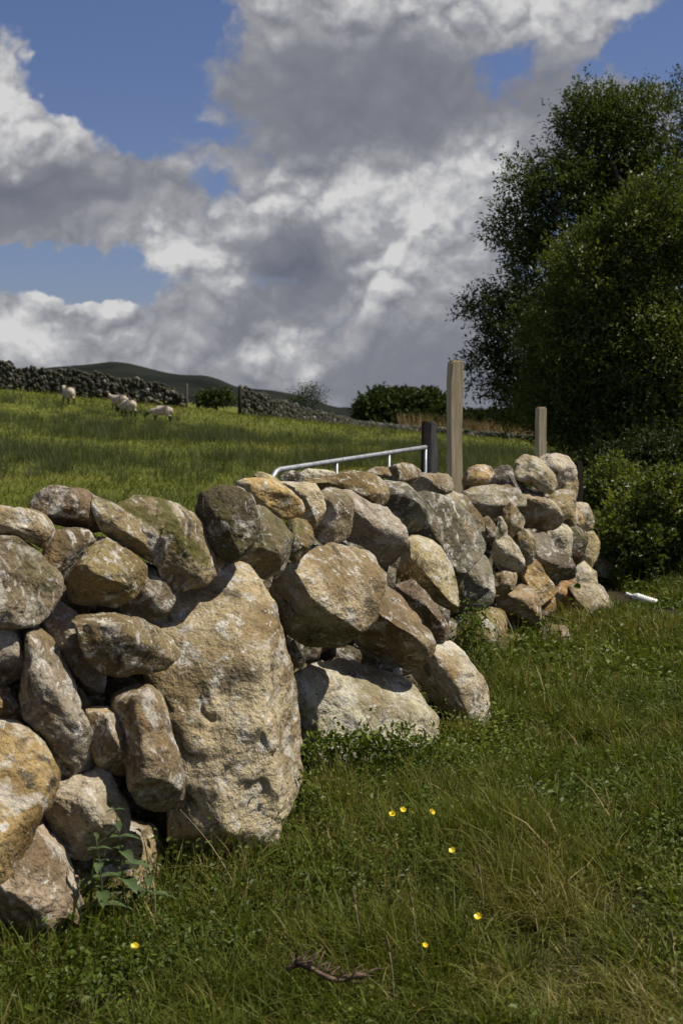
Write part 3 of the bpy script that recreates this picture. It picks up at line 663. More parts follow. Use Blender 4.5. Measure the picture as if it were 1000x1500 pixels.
def blades_mesh(name, P, h, w_, lean_dir, lean, tone, mat, seg=3, tip=0.0):
    """curved tapering blades rooted at P"""
    n = len(P); az = np.random.default_rng(n).uniform(0, 2 * math.pi, n)
    side = np.stack([np.cos(az), np.sin(az), 0 * az], -1)
    ld = np.stack([np.cos(lean_dir), np.sin(lean_dir), 0 * lean_dir], -1)
    ts = np.linspace(0, 1, seg + 1)
    rows = []
    for t in ts:
        c = P + ld * (h * lean * (t ** 1.8))[:, None] + np.array([0, 0, 1.0]) * (h * (t - .35 * lean * t * t))[:, None]
        if t < 1:
            ww = (w_ * (1 - t ** 1.6 * .75) / 2)[:, None]; rows += [c - side * ww, c + side * ww]
        else: rows.append(c)
    k = len(rows); v = np.stack(rows, 1).reshape(-1, 3); i = np.arange(n)[:, None] * k
    f = []
    quads = [i + [2 * j, 2 * j + 1, 2 * j + 3, 2 * j + 2] for j in range(seg - 1)]
    tris = i + [2 * (seg - 1), 2 * (seg - 1) + 1, 2 * seg]
    return mesh_np(name, v, ([np.concatenate(quads)] if quads else []) + [tris], mat, False, {'tone': (tone[:, None] + tip * np.repeat(ts, 2)[:k][None, :]).ravel()})

# near turf: density falls with distance, blades widen a little
def scatter(n, y0, y1, marg=1.1, r=rs):
    out = []
    while sum(len(o) for o in out) < n:
        Y = r.uniform(y0, y1, n); xl = face_x(Y) - .05; xr = .25 * Y + marg
        wmax = (.25 * y1 + marg) - face_x(y0) + .2
        keep = r.uniform(0, 1, n) < (xr - xl) / wmax
        Y = Y[keep]; xl = xl[keep]; xr = xr[keep]
        out.append(np.stack([xl + (xr - xl) * r.uniform(0, 1, len(Y)), Y], -1))
    return np.concatenate(out)[:n]
def pn(P, s, seed): return vnoise(np.stack([P[:, 0] * s, P[:, 1] * s, P[:, 0] * 0 + seed], -1), seed)
def worn(P):          # trodden, drier ground further out from the wall
    return smooth(.9, 1.9, P[:, 0] - face_x(P[:, 1])) * smooth(7.5, 4.0, P[:, 1])
BOT = at(940, 883, 12.0)
def turf_low(P):      # flattened where the bottle lies
    dx = P[:, 0] - BOT[0]; dy = P[:, 1] - BOT[1]
    return 1 - .85 * smooth(1.1, .35, np.hypot(dx * 1.8, (dy + .35) * .8))
bands = [(3.1, 4.6, 74000, 1.15), (4.6, 6.3, 66000, 1.3), (6.3, 9, 60000, 1.7), (9, 14.5, 46000, 2.4)]
GP, GH, GW, GT, GL_, GD = [], [], [], [], [], []
for y0, y1, n, wk in bands:
    P = scatter(n, y0, y1)
    # gather into tussocks
    cl = pn(P, 3.2, 11); cl2 = pn(P, 1.1, 12)
    keep = rs.uniform(0, 1, len(P)) < .30 + .70 * np.clip(cl * 1.3 + .4 + .6 * pn(P, 9, 16), 0, 1) * (1 - .55 * worn(P) * (pn(P, 2.6, 17) > 0))
    P = P[keep]; cl = cl[keep]; cl2 = cl2[keep]; n = len(P)
    wr = worn(P); nearwall = smooth(.55, .1, P[:, 0] - face_x(P[:, 1]))
    h = (rs.gamma(5, .018, n) + .03) * (1 + .5 * cl2 + .45 * cl) * (1 - .45 * wr) * (1 + .40 * nearwall) * turf_low(P)
    tone = np.clip(.38 + .20 * cl2 + .26 * pn(P, 6.0, 15) + rs.normal(0, .15, n) + .05 * wr, 0, .72)
    dry = rs.uniform(0, 1, n) < .028 + .09 * wr * (pn(P, 2.0, 14) > -.1)
    tone = np.where(dry, rs.uniform(.85, 1.0, n), tone)
    GP.append(np.column_stack([P, terrain(P[:, 0], P[:, 1]) - .01])); GH.append(np.clip(h, .025, .34)); GW.append(np.where(rs.uniform(0, 1, n) < .16, rs.uniform(.005, .009, n), rs.uniform(.0022, .0046, n)) * wk); GT.append(tone)
    GL_.append(np.clip(rs.gamma(2.2, .28, n) * (1 + .6 * wr), .05, 1.7)); GD.append(rs.normal(2.4, 1.5, n) + 2 * cl)
# tussocks that stand out of the turf
TC = scatter(620, 3.1, 11); TC = TC[rs.uniform(0, 1, len(TC)) < 1 - .6 * worn(TC)]
tn = 55; ti = np.repeat(np.arange(len(TC)), tn); ta = rs.uniform(0, 6.283, len(ti)); tr_ = rs.gamma(2, .014, len(ti))
TPp = TC[ti] + np.stack([np.cos(ta), np.sin(ta)], -1) * tr_[:, None]
GP.append(np.column_stack([TPp, terrain(TPp[:, 0], TPp[:, 1]) - .01])); GH.append(rs.uniform(.09, .21, len(TC))[ti] * rs.uniform(.5, 1.1, len(ti)) * turf_low(TPp)); GW.append(rs.uniform(.003, .0062, len(ti)) * (1 + TPp[:, 1] * .06))
GT.append(np.clip(rs.normal(.42, .16, len(TC))[ti] + rs.normal(0, .10, len(ti)), 0, .75)); GL_.append(rs.uniform(.2, 1.1, len(ti))); GD.append(ta + rs.normal(0, .4, len(ti)))
GP, GH, GW, GT, GL_, GD = [np.concatenate(a) for a in (GP, GH, GW, GT, GL_, GD)]
tag(link('grass', blades_mesh('grass', GP, GH, GW, GD, GL_, np.clip(GT - .08, 0, 1), M_GRASS, tip=.22)), 'lush meadow grass at the foot of the wall', 'grass', kind='stuff')

# herbs: small round leaves of clover, silverweed and docks through the turf
HC, HA, HN, HL, HW, HT = [], [], [], [], [], []
for y0, y1, n, wk in [(3.1, 5.0, 46000, .9), (5.0, 8, 36000, 1.15), (8, 14, 24000, 1.8)]:
    P = scatter(n, y0, y1)
    dn_ = pn(P, 1.5, 31) + .6 * pn(P, 4, 32) + .5 * smooth(.8, .1, P[:, 0] - face_x(P[:, 1]))
    P = P[rs.uniform(0, 1, len(P)) < smooth(-.9, .6, dn_)]; n = len(P)
    z = terrain(P[:, 0], P[:, 1]) + rs.gamma(2.5, .022, n) * turf_low(P) * (1 + .4 * smooth(.5, .1, P[:, 0] - face_x(P[:, 1])))
    az = rs.uniform(0, 6.283, n); el = rs.normal(.1, .4, n)
    A = np.stack([np.cos(az) * np.cos(el), np.sin(az) * np.cos(el), np.sin(el)], -1)
    N = unit(np.stack([rs.normal(0, .35, n), rs.normal(0, .35, n), np.ones(n)], -1)); N = unit(N - A * (A * N).sum(1)[:, None])
    ln = rs.uniform(.010, .027, n) * wk * np.where(rs.uniform(0, 1, n) < .05, 1.5, 1)
    HC.append(np.column_stack([P, z])); HA.append(A); HN.append(N); HL.append(ln); HW.append(ln * rs.uniform(.45, .85, n))
    HT.append(np.clip(.45 + .35 * pn(P, 1.8, 35) + rs.normal(0, .2, n), 0, 1))
HC, HA, HN, HL, HW, HT = [np.concatenate(a) for a in (HC, HA, HN, HL, HW, HT)]
tag(link('ground_cover', leaf_mesh('ground_cover', HC, HA, HN, HL, HW, HT, M_HERB, oval=True)), 'low clover and weed leaves through the grass', 'weeds', kind='stuff')

# pasture beyond the wall: short grass and rushes
def field_points(n, y0, y1):
    Y = np.exp(rs.uniform(math.log(y0), math.log(y1), n)); X = rs.uniform(-.34, .30, n) * Y
    ok = X < np.interp(Y, FACE[:, 1], FACE[:, 0]) - 1.2 + np.clip(Y - 12.4, 0, 99) * 1.0
    return np.column_stack([X, Y])[ok]
C0 = field_points(5200, 13, 64)
yy = C0[:, 1]; px_band = smooth(24, 33, yy) * smooth(62, 50, yy) + .9 * smooth(-1.5, 3, C0[:, 0]) * smooth(50, 20, yy)
keep = rs.uniform(0, 1, len(C0)) < np.clip(px_band, .04, 1) * smooth(-.5, .25, pn(C0, .22, 41) + .4 * pn(C0, .7, 42) + .25)
C0 = C0[keep]; nb = 44
cid = np.repeat(np.arange(len(C0)), nb); rad = rs.gamma(2, .09, len(cid)); an = rs.uniform(0, 6.283, len(cid))
RP = np.column_stack([C0[cid, 0] + rad * np.cos(an), C0[cid, 1] + rad * np.sin(an)])
hh = rs.uniform(.26, .56, len(C0))[cid] * rs.uniform(.6, 1.1, len(cid))
tone = np.clip(rs.normal(.38, .14, len(C0))[cid] + rs.normal(0, .12, len(cid)), 0, 1)
RPz = np.column_stack([RP, terrain(RP[:, 0], RP[:, 1])])
tag(link('rushes', blades_mesh('rushes', RPz, hh, np.full(len(cid), .005) * (1 + RP[:, 1] / 30), an, rs.uniform(.1, .6, len(cid)), tone, M_RUSH, 1)), 'dark green rushes across the pasture', 'rushes', kind='stuff')
FP = field_points(90000, 12.5, 75); n = len(FP)
FPz = np.column_stack([FP, terrain(FP[:, 0], FP[:, 1]) - .01])
tone = np.clip(.50 + .25 * pn(FP, .3, 51) + .2 * pn(FP, 1.3, 52) + rs.normal(0, .10, n), 0, .85)
tag(link('pasture_grass', blades_mesh('pasture_grass', FPz, rs.uniform(.05, .16, n) * (1 + FP[:, 1] / 90), .008 * (1 + FP[:, 1] / 12), rs.uniform(0, 6.283, n), rs.uniform(.3, 1.1, n), tone, M_PAST, 1)), 'short bright grass of the sheep pasture', 'grass', kind='stuff')
# rough tawny grass beyond the far wall
Y = rs.uniform(96, 150, 26000); X = rs.uniform(.04, .30, 26000) * Y
tag(link('tawny_grass', blades_mesh('tawny_grass', np.column_stack([X, Y, terrain(X, Y)]), rs.uniform(.5, 1.5, len(X)) * (1 + .5 * pn(np.column_stack([X, Y]), .15, 61)), rs.uniform(.05, .12, len(X)), rs.uniform(0, 6.28, len(X)), rs.uniform(.1, .5, len(X)), rs.uniform(0, .75, len(X)), M_DRY, 1)), 'tawny rough grass beyond the low far wall', 'grass', kind='stuff')

# ------------------------------------------------------------------ trees and bushes
def limb_pts(a, b, r, sag=.12, n=6):
    a = np.array(a, float); b = np.array(b, float); L = np.linalg.norm(b - a); off = r.normal(0, sag * L * .5, 3)
    return [a + (b - a) * t + off * math.sin(math.pi * t) + np.array([0, 0, .10 * L * math.sin(math.pi * t)]) for t in np.linspace(0, 1, n)]
def tree(name, label, cat, base, blobs, twigs, lmat, leaf=(.05, .017), per=14, seed=1, trunk_r=.18, tone0=.4, twig=.32, shell=.45, group=None, droop=.0, upright=.35, gapt=-.5):
    """blobs: (column, row, distance, half width px, half height px, weight)"""
    r = np.random.default_rng(seed); base = np.array(base, float)
    e = empty(name, base, label, cat, group)
    B = []
    for (x, y, d, rx, ry, wt) in blobs:
        B.append((at(x, y, d), np.array([rx * d / F, (rx + ry) / 2 * d / F, ry * d / F]), wt))
    top = max(b[0][2] for b in B)
    th = base + np.array([0, 0, (top - base[2]) * .35])
    mb = MB(); mb.tube(limb_pts(base - [0, 0, .15], th, r, .08), np.linspace(trunk_r, trunk_r * .7, 6), 9)
    mb.build('trunk', M_BARK, e, base).location = (0, 0, 0)
    for c, ax, wt in B:
        mb = MB(); mb.tube(limb_pts(base + (th - base) * r.uniform(.5, 1.0), c, r, .15), np.linspace(trunk_r * .5, .012, 6), 6)
        for _ in range(7):
            t = c + unit(r.normal(size=(1, 3)))[0] * ax * r.uniform(.5, .9)
            mb.tube(limb_pts(c + r.normal(0, .05, 3), t, r, .15, 4), np.linspace(.015, .004, 4), 4)
        mb.build('limb', M_BARK, e, base).location = (0, 0, 0)
    ws = np.array([b[2] * np.prod(b[1]) ** (2 / 3) for b in B]); ws /= ws.sum()
    LC, LA, LN, LT = [], [], [], []
    for (c, ax, wt), f in zip(B, ws):
        n = int(twigs * f); dr = unit(r.normal(size=(n, 3)))
        q_ = dr * (r.uniform(0, 1, n) ** shell)[:, None]
        # knobbly crown: push and pull the outline, open gaps
        kn = 1 + .30 * fbm(dr * 2.3 + c, seed + 3, 3)
        tp = c + q_ * ax * kn[:, None]
        gap = fbm(tp * (1.1 / np.mean(ax)) + seed, seed + 7, 2)
        ok = gap > gapt; tp = tp[ok]; dr = dr[ok]; n = len(tp)
        ta = unit(dr * .8 + r.normal(0, .55, (n, 3)) + [0, 0, upright - droop])
        ctone = tone0 + r.normal(0, .12, n) + .25 * fbm(tp * 1.3, seed + 1, 2)
        for k in range(per):
            t = (k + r.uniform(0, 1, n)) / per
            p = tp + ta * (t * twig)[:, None] + r.normal(0, twig * .10, (n, 3))
            a = unit(ta * .6 + r.normal(0, .6, (n, 3)) - [0, 0, droop]); nn = unit(r.normal(0, .6, (n, 3)) + [0, 0, .8]); nn = unit(nn - a * (a * nn).sum(1)[:, None])
            LC.append(p); LA.append(a); LN.append(nn); LT.append(np.clip(ctone + r.normal(0, .1, n), 0, 1))
    LC, LA, LN, LT = [np.concatenate(a) for a in (LC, LA, LN, LT)]
    g = LC[:, 2] > terrain(LC[:, 0], LC[:, 1]) + .01; LC, LA, LN, LT = LC[g], LA[g], LN[g], LT[g]
    n = len(LC); ln = leaf[0] * r.uniform(.6, 1.3, n)
    link('crown', leaf_mesh('crown', LC - base, LA, LN, ln, ln * leaf[1] / leaf[0] * r.uniform(.8, 1.2, n), LT, lmat), e)
    return e
def ground_at(x, d): X = (x - 500) / F * d; return (X, d, tz(X, d))
tree('tall_tree', 'tall dark willow tree with a ragged crown behind the lighter one', 'tree', ground_at(930, 22.5),
     [(905, 205, 22, 92, 72, 1), (1010, 190, 22, 100, 70, .8), (830, 295, 21.5, 62, 62, 1), (925, 300, 22.5, 95, 75, 1), (775, 335, 21.5, 48, 48, 1), (770, 265, 21, 22, 26, 1.2), (860, 175, 21.5, 38, 32, 1),
      (790, 405, 22, 45, 52, 1), (735, 455, 21, 52, 24, 1.1), (765, 500, 21.5, 55, 42, 1), (722, 540, 21.5, 38, 30, .9), (775, 580, 21.5, 52, 38, 1), (1120, 260, 22.5, 110, 140, .5), (1010, 320, 23, 90, 110, .6), (880, 440, 22.5, 100, 120, .7), (850, 600, 21.5, 70, 50, .8)],
     12500, M_TREE, (.070, .027), 13, 4, .2, .36)
tree('leafy_tree', 'lighter green bushy willow in front of the tall dark tree', 'tree', ground_at(960, 18.5),
     [(885, 420, 18, 80, 72, 1), (975, 350, 18, 78, 95, 1), (835, 500, 18, 72, 60, 1), (930, 510, 18, 100, 100, 1), (815, 590, 18, 60, 50, 1), (900, 620, 18, 105, 70, 1), (1000, 560, 17.5, 90, 130, 1), (1110, 480, 18.5, 110, 180, .5), (1010, 680, 17, 90, 60, 1), (905, 360, 18, 36, 36, 1)],
     12000, M_TREE, (.066, .026), 13, 8, .16, .68)
for bl, lab, sd, tw, t0, bx in [
   ([(900, 735, 14.5, 48, 40, 1), (940, 785, 14, 58, 45, 1), (905, 800, 13.6, 40, 38, 1)], 'leafy bramble thicket beside the far end of the wall', 31, 1700, .85, 915),
   ([(985, 760, 13.6, 60, 60, 1), (1040, 790, 13.4, 70, 55, .8), (965, 820, 13.2, 50, 30, 1)], 'bramble thicket in the shade of the willow above the bottle', 32, 1700, .65, 990),
   ([(890, 690, 16.5, 45, 32, 1), (950, 690, 16, 60, 45, 1), (1030, 700, 16, 70, 60, .8)], 'dark undergrowth bush against the foot of the willow', 33, 1500, .25, 950)]:
    tree('bramble_bush', lab, 'bush', ground_at(bx, bl[0][2]), bl, tw, M_BUSH if sd == 33 else M_TREE, (.055, .032), 12, sd, .03, t0, .22, .4)
tree('round_bush', 'rounded dark green bush beyond the far field wall', 'bush', ground_at(590, 108), [(590, 600, 108, 55, 27, 1), (555, 602, 107, 28, 22, 1), (630, 602, 108, 28, 24, 1), (590, 622, 107, 62, 16, .8)], 4200, M_BUSH, (.36, .20), 8, 41, .25, .45, .6, .3, gapt=-9)
tree('sapling', 'small wispy tree behind the downhill field wall', 'tree', ground_at(452, 86), [(452, 582, 86, 20, 12, 1), (440, 588, 86, 14, 9, 1), (466, 588, 86, 10, 9, 1)], 230, M_BUSH, (.14, .06), 7, 42, .12, .35, .7, .5, None, 0, .9)
tree('low_bush', 'low bush behind the gap between the field walls', 'bush', ground_at(318, 84), [(318, 584, 84, 24, 9, 1), (300, 586, 84, 14, 7, 1)], 350, M_BUSH, (.2, .1), 8, 43, .1, .6, .4)
tree('dark_hedge', 'dark distant thicket beyond the tawny grass', 'bush', ground_at(720, 165), [(680, 618, 165, 30, 12, 1), (725, 618, 165, 38, 13, 1), (775, 618, 165, 38, 14, 1), (830, 616, 165, 40, 16, 1)], 3000, M_BUSH, (.5, .3), 7, 44, .2, .12, .6, .3, gapt=-9)

# ------------------------------------------------------------------ sheep
def ground_row(x, y, d0):
    ds = np.linspace(30, 66, 400); P = np.array([at(x, y, d) for d in ds]); k = np.where(P[:, 2] < terrain(P[:, 0], P[:, 1]))[0]
    return float(ds[k[0]]) if len(k) else d0
def sheep(x, y, d, yaw, label, s=1.0, graze=False, raddle=False):
    d = ground_row(x, y, d); p = at(x, y, d); X = p[0]; z = tz(X, d)
    e = empty('sheep', (X, d, z), label, 'sheep', 'sheep in the pasture'); e.rotation_euler.z = yaw; e.scale = (s, s, s)
    bm = bmesh.new(); vs = {}; rad = {}
    hd = (.78, 0, .42) if graze else (.80, 0, .92)
    J = {'hip': ((-.42, 0, .60), .23), 'back': ((-.1, 0, .62), .27), 'chest': ((.25, 0, .60), .25), 'neck': ((.5, 0, .62 if graze else .74), .13), 'head': (hd, .085), 'nose': ((hd[0] + .14, 0, hd[2] - (.14 if graze else .06)), .05),
         'rump': ((-.58, 0, .58), .16), 'tail': ((-.66, 0, .42), .05)}
    for sx, nm in ((1, 'l'), (-1, 'r')):
        J['fk' + nm] = ((.30, sx * .13, .38), .075); J['ff' + nm] = ((.31, sx * .13, .16), .042); J['fh' + nm] = ((.33, sx * .13, .0), .045)
        J['hk' + nm] = ((-.42, sx * .14, .40), .09); J['hh' + nm] = ((-.52, sx * .14, .22), .045); J['ho' + nm] = ((-.48, sx * .14, .0), .045)
        J['ear' + nm] = ((hd[0] - .03, sx * .15, hd[2] + .03), .025)
    for k, (co, r_) in J.items(): vs[k] = bm.verts.new(co); rad[k] = r_
    for a, b in [('rump', 'hip'), ('hip', 'back'), ('back', 'chest'), ('chest', 'neck'), ('neck', 'head'), ('head', 'nose'), ('rump', 'tail')] + [t for n_ in 'lr' for t in (('chest', 'fk' + n_), ('fk' + n_, 'ff' + n_), ('ff' + n_, 'fh' + n_), ('hip', 'hk' + n_), ('hk' + n_, 'hh' + n_), ('hh' + n_, 'ho' + n_), ('head', 'ear' + n_))]:
        bm.edges.new((vs[a], vs[b]))
    me = bpy.data.meshes.new('body'); bm.to_mesh(me); bm.free()
    o = link('body', me, None)
    md = o.modifiers.new('skin', 'SKIN')
    for i, k in enumerate(J): me.skin_vertices[0].data[i].radius = (rad[k], rad[k])
    me.skin_vertices[0].data[list(J).index('back')].use_root = True
    ss = o.modifiers.new('sub', 'SUBSURF'); ss.levels = 1; ss.render_levels = 1
    dg = bpy.context.evaluated_depsgraph_get(); dg.update()
    m2 = bpy.data.meshes.new_from_object(o.evaluated_get(dg)); o.modifiers.clear(); o.data = m2; m2.name = 'body'
    m2.materials.clear()
    for m in (M_WOOL, M_FACE, M_RADDLE): m2.materials.append(m)
    for pl in m2.polygons:
        c = pl.center; pl.use_smooth = True
        pl.material_index = 1 if (c.x > .66 or (c.z < .30)) else (2 if raddle and .22 < c.x < .5 and c.z > .62 else 0)
    o.parent = e
sheep(100, 593, 63, math.radians(118), 'dark-faced white sheep standing highest up near the upper field wall', .8)
sheep(174, 601, 60, math.radians(150), 'dark-faced sheep lying behind the reddish-shouldered sheep', .7)
sheep(187, 611, 56, math.radians(135), 'sheep with a reddish mark on its shoulders among the rushes', .75, True, True)
sheep(236, 618, 55, math.radians(170), 'small grazing sheep half hidden low in the rushes', .7, True)

# ------------------------------------------------------------------ small things by the wall
def curve_stalk(a, b, bend, n=8):
    a, b = np.array(a, float), np.array(b, float); return [a + (b - a) * t + np.array(bend) * math.sin(math.pi * t) for t in np.linspace(0, 1, n)]
def stand(o_base, parts): pass
for i, (x, y, hgt) in enumerate([(198, 1387, .12), (574, 1193, .20), (590, 1187, .21), (632, 1190, .19), (662, 1246, .17), (700, 1343, .16), (622, 1385, .10)]):
    fpos = on_plane(x, y, hgt); bx, by = fpos[0] + .02 * math.sin(i * 2.1), fpos[1] + .02; zb = tz(bx, by)
    base = np.array([bx, by, zb]); lab = ['buttercup growing by the layered slaty stone', 'lower buttercup of the close pair below the low pale boulder', 'upper buttercup of the close pair below the low pale boulder', 'buttercup beside the close pair below the low pale boulder', 'buttercup standing alone below the cluster of three', 'buttercup in open turf out from the wall', 'tiny half-open buttercup low in the turf'][i]
    e = empty('buttercup', base, lab, 'flower', 'buttercups')
    mb = MB(); mb.tube(curve_stalk(base - [0, 0, .01], fpos, (.008, 0, 0)), .0014, 5); mb.build('stem', M_STEM, e, base).location = (0, 0, 0)
    rr = np.random.default_rng(i); ax = unit(np.array([[rr.normal(0, .25), -.55, .8]]))[0]
    u_ = np.cross(ax, [1, 0, 0]); u_ /= np.linalg.norm(u_); w2 = np.cross(ax, u_)
    for k in range(5):
        an = 2 * math.pi * k / 5; a_ = math.cos(an) * u_ + math.sin(an) * w2; b_ = -math.sin(an) * u_ + math.cos(an) * w2
        R1 = .0115 if i < 6 else .008; mb = MB(); v = []
        for t, wv, hv in ((.05, .12, 0), (.35, .38, .1), (.7, .5, .3), (.95, .36, .48)):
            for sd in (-1, 1): v.append(fpos + a_ * R1 * t + b_ * R1 * wv * sd + ax * R1 * hv)
        v.append(fpos + a_ * R1 * 1.02 + ax * R1 * .5)
        mb.add(v, [(0, 1, 3, 2), (2, 3, 5, 4), (4, 5, 7, 6)], [(6, 7, 8)]); mb.build('petal', M_YELLOW, e, base).location = (0, 0, 0)

def big_leaf(mb, base, direction, normal, L, Wd, curl=.25, serr=.0, n=9):
    a = np.array(direction, float); a /= np.linalg.norm(a); nn = np.array(normal, float); nn = nn - a * a.dot(nn); nn /= np.linalg.norm(nn); b = np.cross(a, nn)
    v = []; q = []
    for i in range(n + 1):
        t = i / n; w_ = Wd * .5 * (math.sin(math.pi * min(1, t * .93 + .07)) ** .8) * (1 - .35 * t) * (1 + (serr if i % 2 else -serr)) * (0 if i in (n,) else 1)
        c = np.array(base) + a * L * t - nn * curl * L * t * t
        v += [c - b * w_ + nn * w_ * .35, c, c + b * w_ + nn * w_ * .35]
    for i in range(n): k = 3 * i; q += [(k, k + 1, k + 4, k + 3), (k + 1, k + 2, k + 5, k + 4)]
    mb.add(v, q)
M_NETTLE = mat_simple('nettle_leaf', (.035, .06, .018), (.07, .105, .035), 25, .55, .35, 0, (.5, .003))
M_DOCK = mat_simple('dock_leaf', (.06, .085, .045), (.10, .125, .075), 14, .5, .4, 0, (.4, .004))
def nettle(x, ytop, yfoot_z0, d, label, seed, hmul=1.0):
    top = at(x, ytop, d); base = np.array([top[0] + .015, d, tz(top[0], d)]); r = np.random.default_rng(seed)
    e = empty('nettle', base, label, 'plant', 'nettles at the foot of the wall')
    st = curve_stalk(base, top, (.012, -.01, 0)); mb = MB(); mb.tube(st, np.linspace(.0035, .0018, 8), 6); mb.build('stem', M_STEM, e, base).location = (0, 0, 0)
    H = top[2] - base[2]; lv = int(H / .055)
    for k in range(lv):
        t = .25 + .75 * (k + 1) / lv; p = base + (top - base) * t + np.array([.012 * math.sin(math.pi * t), 0, 0])
        a0 = (k % 2) * math.pi / 2 + r.uniform(-.3, .3) + .3; L = .085 * hmul * (1.15 - .75 * max(0, t - .55) / .45)
        for s_ in (0, math.pi):
            mb = MB(); dr = np.array([math.cos(a0 + s_), math.sin(a0 + s_), .12]); big_leaf(mb, p, dr, (0, 0, 1), L, L * .55, .35, .09); mb.build('leaf', M_NETTLE, e, base).location = (0, 0, 0)
nettle(170, 1186, 0, 4.22, 'tall nettle in front of the pale stone by the ochre boulder', 1)
nettle(140, 1222, 0, 4.12, 'shorter nettle leaning beside the layered slaty stone', 2, .9)
nettle(212, 1262, 0, 4.30, 'small nettle at the foot of the brown stone below the boulders', 3, .8)
def dock(x, y, label, seed, n=6, L=.17):
    p = on_plane(x, y, .06); base = np.array([p[0], p[1], tz(p[0], p[1])]); e = empty('dock_plant', base, label, 'plant', 'broad-leaved weeds in the turf'); r = np.random.default_rng(seed)
    for k in range(n):
        an = 2 * math.pi * k / n + r.uniform(-.3, .3); mb = MB(); l_ = L * r.uniform(.7, 1.15)
        big_leaf(mb, base + [0, 0, .005], (math.cos(an), math.sin(an), r.uniform(.5, 1.0)), (0, 0, 1), l_, l_ * .34, .55, .03); mb.build('leaf', M_DOCK, e, base).location = (0, 0, 0)
dock(300, 1285, 'grey-green broad-leaved dock below the tallest boulder', 1)
dock(690, 1185, 'dark broad-leaved dock out in the turf near the buttercup cluster', 2, 7, .14)
dock(470, 1085, 'broad-leaved dock against the low pale boulder', 3, 6, .15)
dock(800, 1150, 'broad-leaved dock in the turf out from the far stones', 4, 7, .15)

for i, (x0, y0, x1, y1, z1, lab) in enumerate([(356, 1316, 264, 1186, .42, 'long straw-coloured grass stalk leaning across the tallest boulder'), (338, 1262, 318, 1130, .34, 'upright pale grass stalk in front of the tallest boulder'),
        (219, 1385, 224, 1290, .16, 'short pale grass stalk near the slaty stone'), (372, 1385, 300, 1360, .10, 'bent pale stalk lying over the turf')]):
    a = on_plane(x0, y0, .03); b = at(x1, y1, a[1] + (.12 if i < 2 else .02)); a[2] = tz(a[0], a[1])
    e = empty('grass_stalk', a, lab, 'grass stalk', 'dry grass stalks')
    mb = MB(); mb.tube(curve_stalk(a, b, (.012, 0, .015)), np.linspace(.0019, .001, 8), 5); mb.build('stalk', M_STRAW, e, a).location = (0, 0, 0)
for i, (x, y, lab) in enumerate([(570, 1400, 'brown grass seed head in the turf below the pair of boulders'), (604, 1335, 'pale brown grass seed head beside a buttercup'), (703, 1290, 'slim grass seed head on a long stem in open turf'), (985, 1390, 'brown seed head by the trodden dry ground'), (520, 1330, 'grass seed head in the deep grass below the tallest boulder')]):
    t = on_plane(x, y - 5, .17); base = np.array([t[0] + .01, t[1] + .015, tz(t[0], t[1])])
    e = empty('seed_head', base, lab, 'grass stalk', 'grass seed heads')
    mb = MB(); mb.tube(curve_stalk(base, t, (.006, 0, 0)), .0013, 5); mb.build('stalk', M_STRAW, e, base).location = (0, 0, 0)
    mb = MB(); dr = (t - base) / np.linalg.norm(t - base) + np.array([-.12, 0, 0])
    mb.tube([t + dr * k * .006 for k in range(9)], [.0008, .0022, .0034, .0038, .004, .0036, .003, .002, .0006], 7); mb.build('spike', M_SEED, e, base).location = (0, 0, 0)

# a broken heather branch lying in the grass
p0 = on_plane(418, 1438, .06); p1 = on_plane(535, 1452, .05); base = (p0 + p1) / 2; base[2] = tz(base[0], base[1])
e = empty('dead_branch', base, 'broken brown branch with pale snapped ends lying in the turf', 'branch')
r = np.random.default_rng(3)
main = [p0 + (p1 - p0) * t + [0, .01 * math.sin(9 * t), .035 + .012 * math.sin(7 * t)] for t in np.linspace(0, 1, 12)]
mb = MB(); mb.tube(main, .005 + .003 * np.abs(np.sin(np.arange(12) * 1.7)), 8); mb.build('stem', M_TWIG, e, base).location = (0, 0, 0)
for k in range(48):
    i = r.integers(1, 11); d_ = r.normal(0, .022, 3); d_[2] = abs(d_[2]) * .8 + .01; d_[0] += .03
    mb = MB(); mb.tube([main[i], main[i] + d_ * .5 + r.normal(0, .004, 3), main[i] + d_], [.0026, .002, .001], 5); mb.build('twig', M_TWIG, e, base).location = (0, 0, 0)

# plastic bottle thrown in the grass
b0 = at(918, 874, 12.05) + [0, 0, .02]; b1 = at(961, 888, 11.95) + [0, 0, .02]; base = (b0 + b1) / 2; base[2] = tz(base[0], base[1]); L = np.linalg.norm(b1 - b0)
e = empty('plastic_bottle', base, 'empty white ribbed plastic bottle lying in the grass beyond the wall', 'bottle')
prof = [(0, .30), (.04, .40), (.09, .40), (.10, .30), (.16, .34), (.22, .62), (.30, .92), (.36, 1)]
for k in range(9): t = .38 + k * .062; prof += [(t, 1), (t + .018, .86), (t + .036, .86), (t + .05, 1)]
prof += [(.95, 1), (.985, .92), (1.0, .7)]
mb = MB(); R0 = L * .155; mb.tube([b0 + (b1 - b0) * t for t, _ in prof], [R0 * w_ for _, w_ in prof], 18); mb.build('body', M_BOTTLE, e, base).location = (0, 0, 0)
mb = MB(); mb.tube([b0 - (b1 - b0) * .06, b0 - (b1 - b0) * .055, b0 + (b1 - b0) * .03], [R0 * .30, R0 * .42, R0 * .43], 14); mb.build('cap', M_BOTTLE, e, base).location = (0, 0, 0)

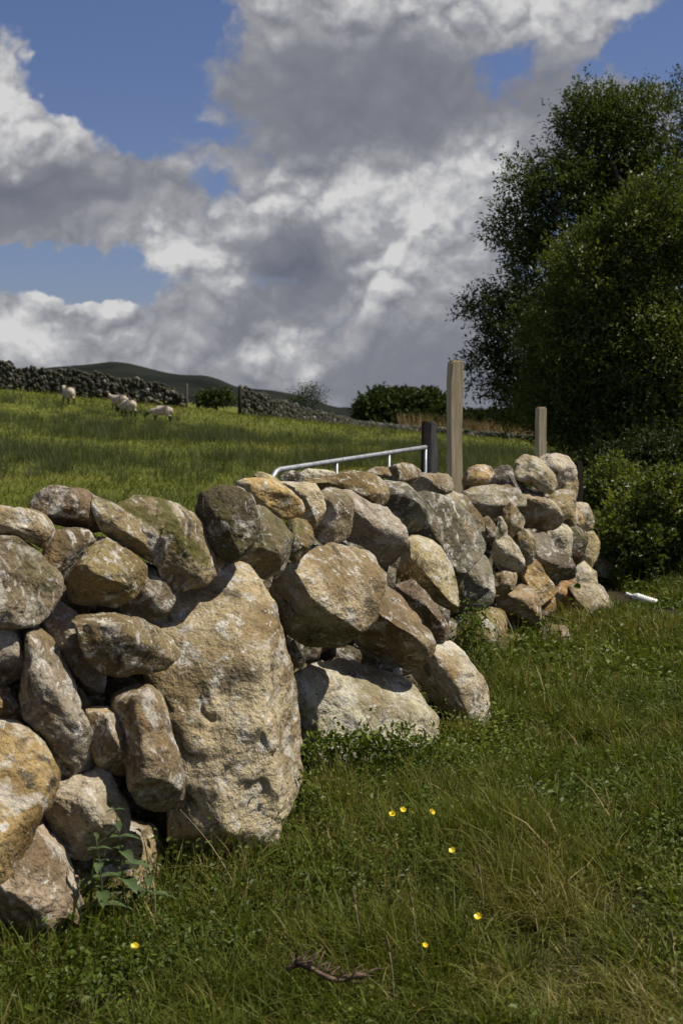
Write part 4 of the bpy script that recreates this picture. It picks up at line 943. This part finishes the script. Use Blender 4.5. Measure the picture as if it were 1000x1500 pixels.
# dry grass caught on the tan boulder in the wall
r = np.random.default_rng(12); n = 420
tx = r.normal(608, 10, n); ty = r.normal(838, 14, n); dd = np.array([face_depth(a, 830) for a in np.clip(tx, 580, 660)]) - .30
C = np.array([at(a, b, c) for a, b, c in zip(tx, ty, dd)]); base = C.mean(0)
o = link('dry_grass_tuft', blades_mesh('dry_grass_tuft', C - base - [0, 0, 0], r.uniform(.02, .07, n) * r.choice([-1, 1], n), np.full(n, .0024), r.uniform(0, 6.28, n), r.uniform(.8, 2.2, n), r.uniform(0, .6, n), M_DRY), None, base)
tag(o, 'tuft of dry brown grass caught on the tan boulder beside the blue-grey slab', 'grass tuft', kind='stuff')
# weeds climbing the foot of the wall
def climbing(name, label, x, y, sp, n, seed, doff=-.25):
    r = np.random.default_rng(seed); tx = r.normal(x, sp[0], n); ty = r.normal(y, sp[1], n)
    d0 = face_depth(x, y) + doff
    C = np.array([at(a, b, d0 + r.normal(0, .06)) for a, b in zip(tx, ty)]); C = C[C[:, 2] > .01]; n = len(C); base = C.mean(0); base[2] = tz(base[0], base[1])
    A = unit(r.normal(0, 1, (n, 3)) + [.3, -.3, 0]); N = unit(r.normal(0, .5, (n, 3)) + [.3, -.4, .8]); N = unit(N - A * (A * N).sum(1)[:, None])
    e = empty(name, base, label, 'plant'); ln = r.uniform(.014, .030, n)
    link('leaves', leaf_mesh('leaves', C - base, A, N, ln, ln * .6, np.clip(r.normal(.55, .2, n), 0, 1), M_HERB, oval=True), e)['kind'] = 'stuff'
    for k in range(12):
        t = C[r.integers(n)]; mb = MB(); mb.tube(curve_stalk(base + [r.normal(0, .08), r.normal(0, .04), 0], t, r.normal(0, .02, 3)), .002, 4); mb.build('stem', M_STEM, e, base).location = (0, 0, 0)
climbing('ivy_plant', 'small leafy weed growing up the mossy stone below the grey boulder', 690, 925, (17, 22), 420, 1)
climbing('ivy_plant', 'bright leafy weed against the stone beside the low pale boulder', 700, 985, (22, 26), 420, 2, -.1)
climbing('ivy_plant', 'leafy weed in front of the rust-coloured stones at the wall end', 815, 935, (28, 14), 380, 3, -.1)
climbing('ivy_plant', 'leafy weed over the foot of the low pale boulder', 535, 1092, (62, 14), 1300, 4, -.34)
climbing('ivy_plant', 'leafy weed creeping round the foot of the tallest boulder', 440, 1180, (18, 26), 420, 5, -.25)
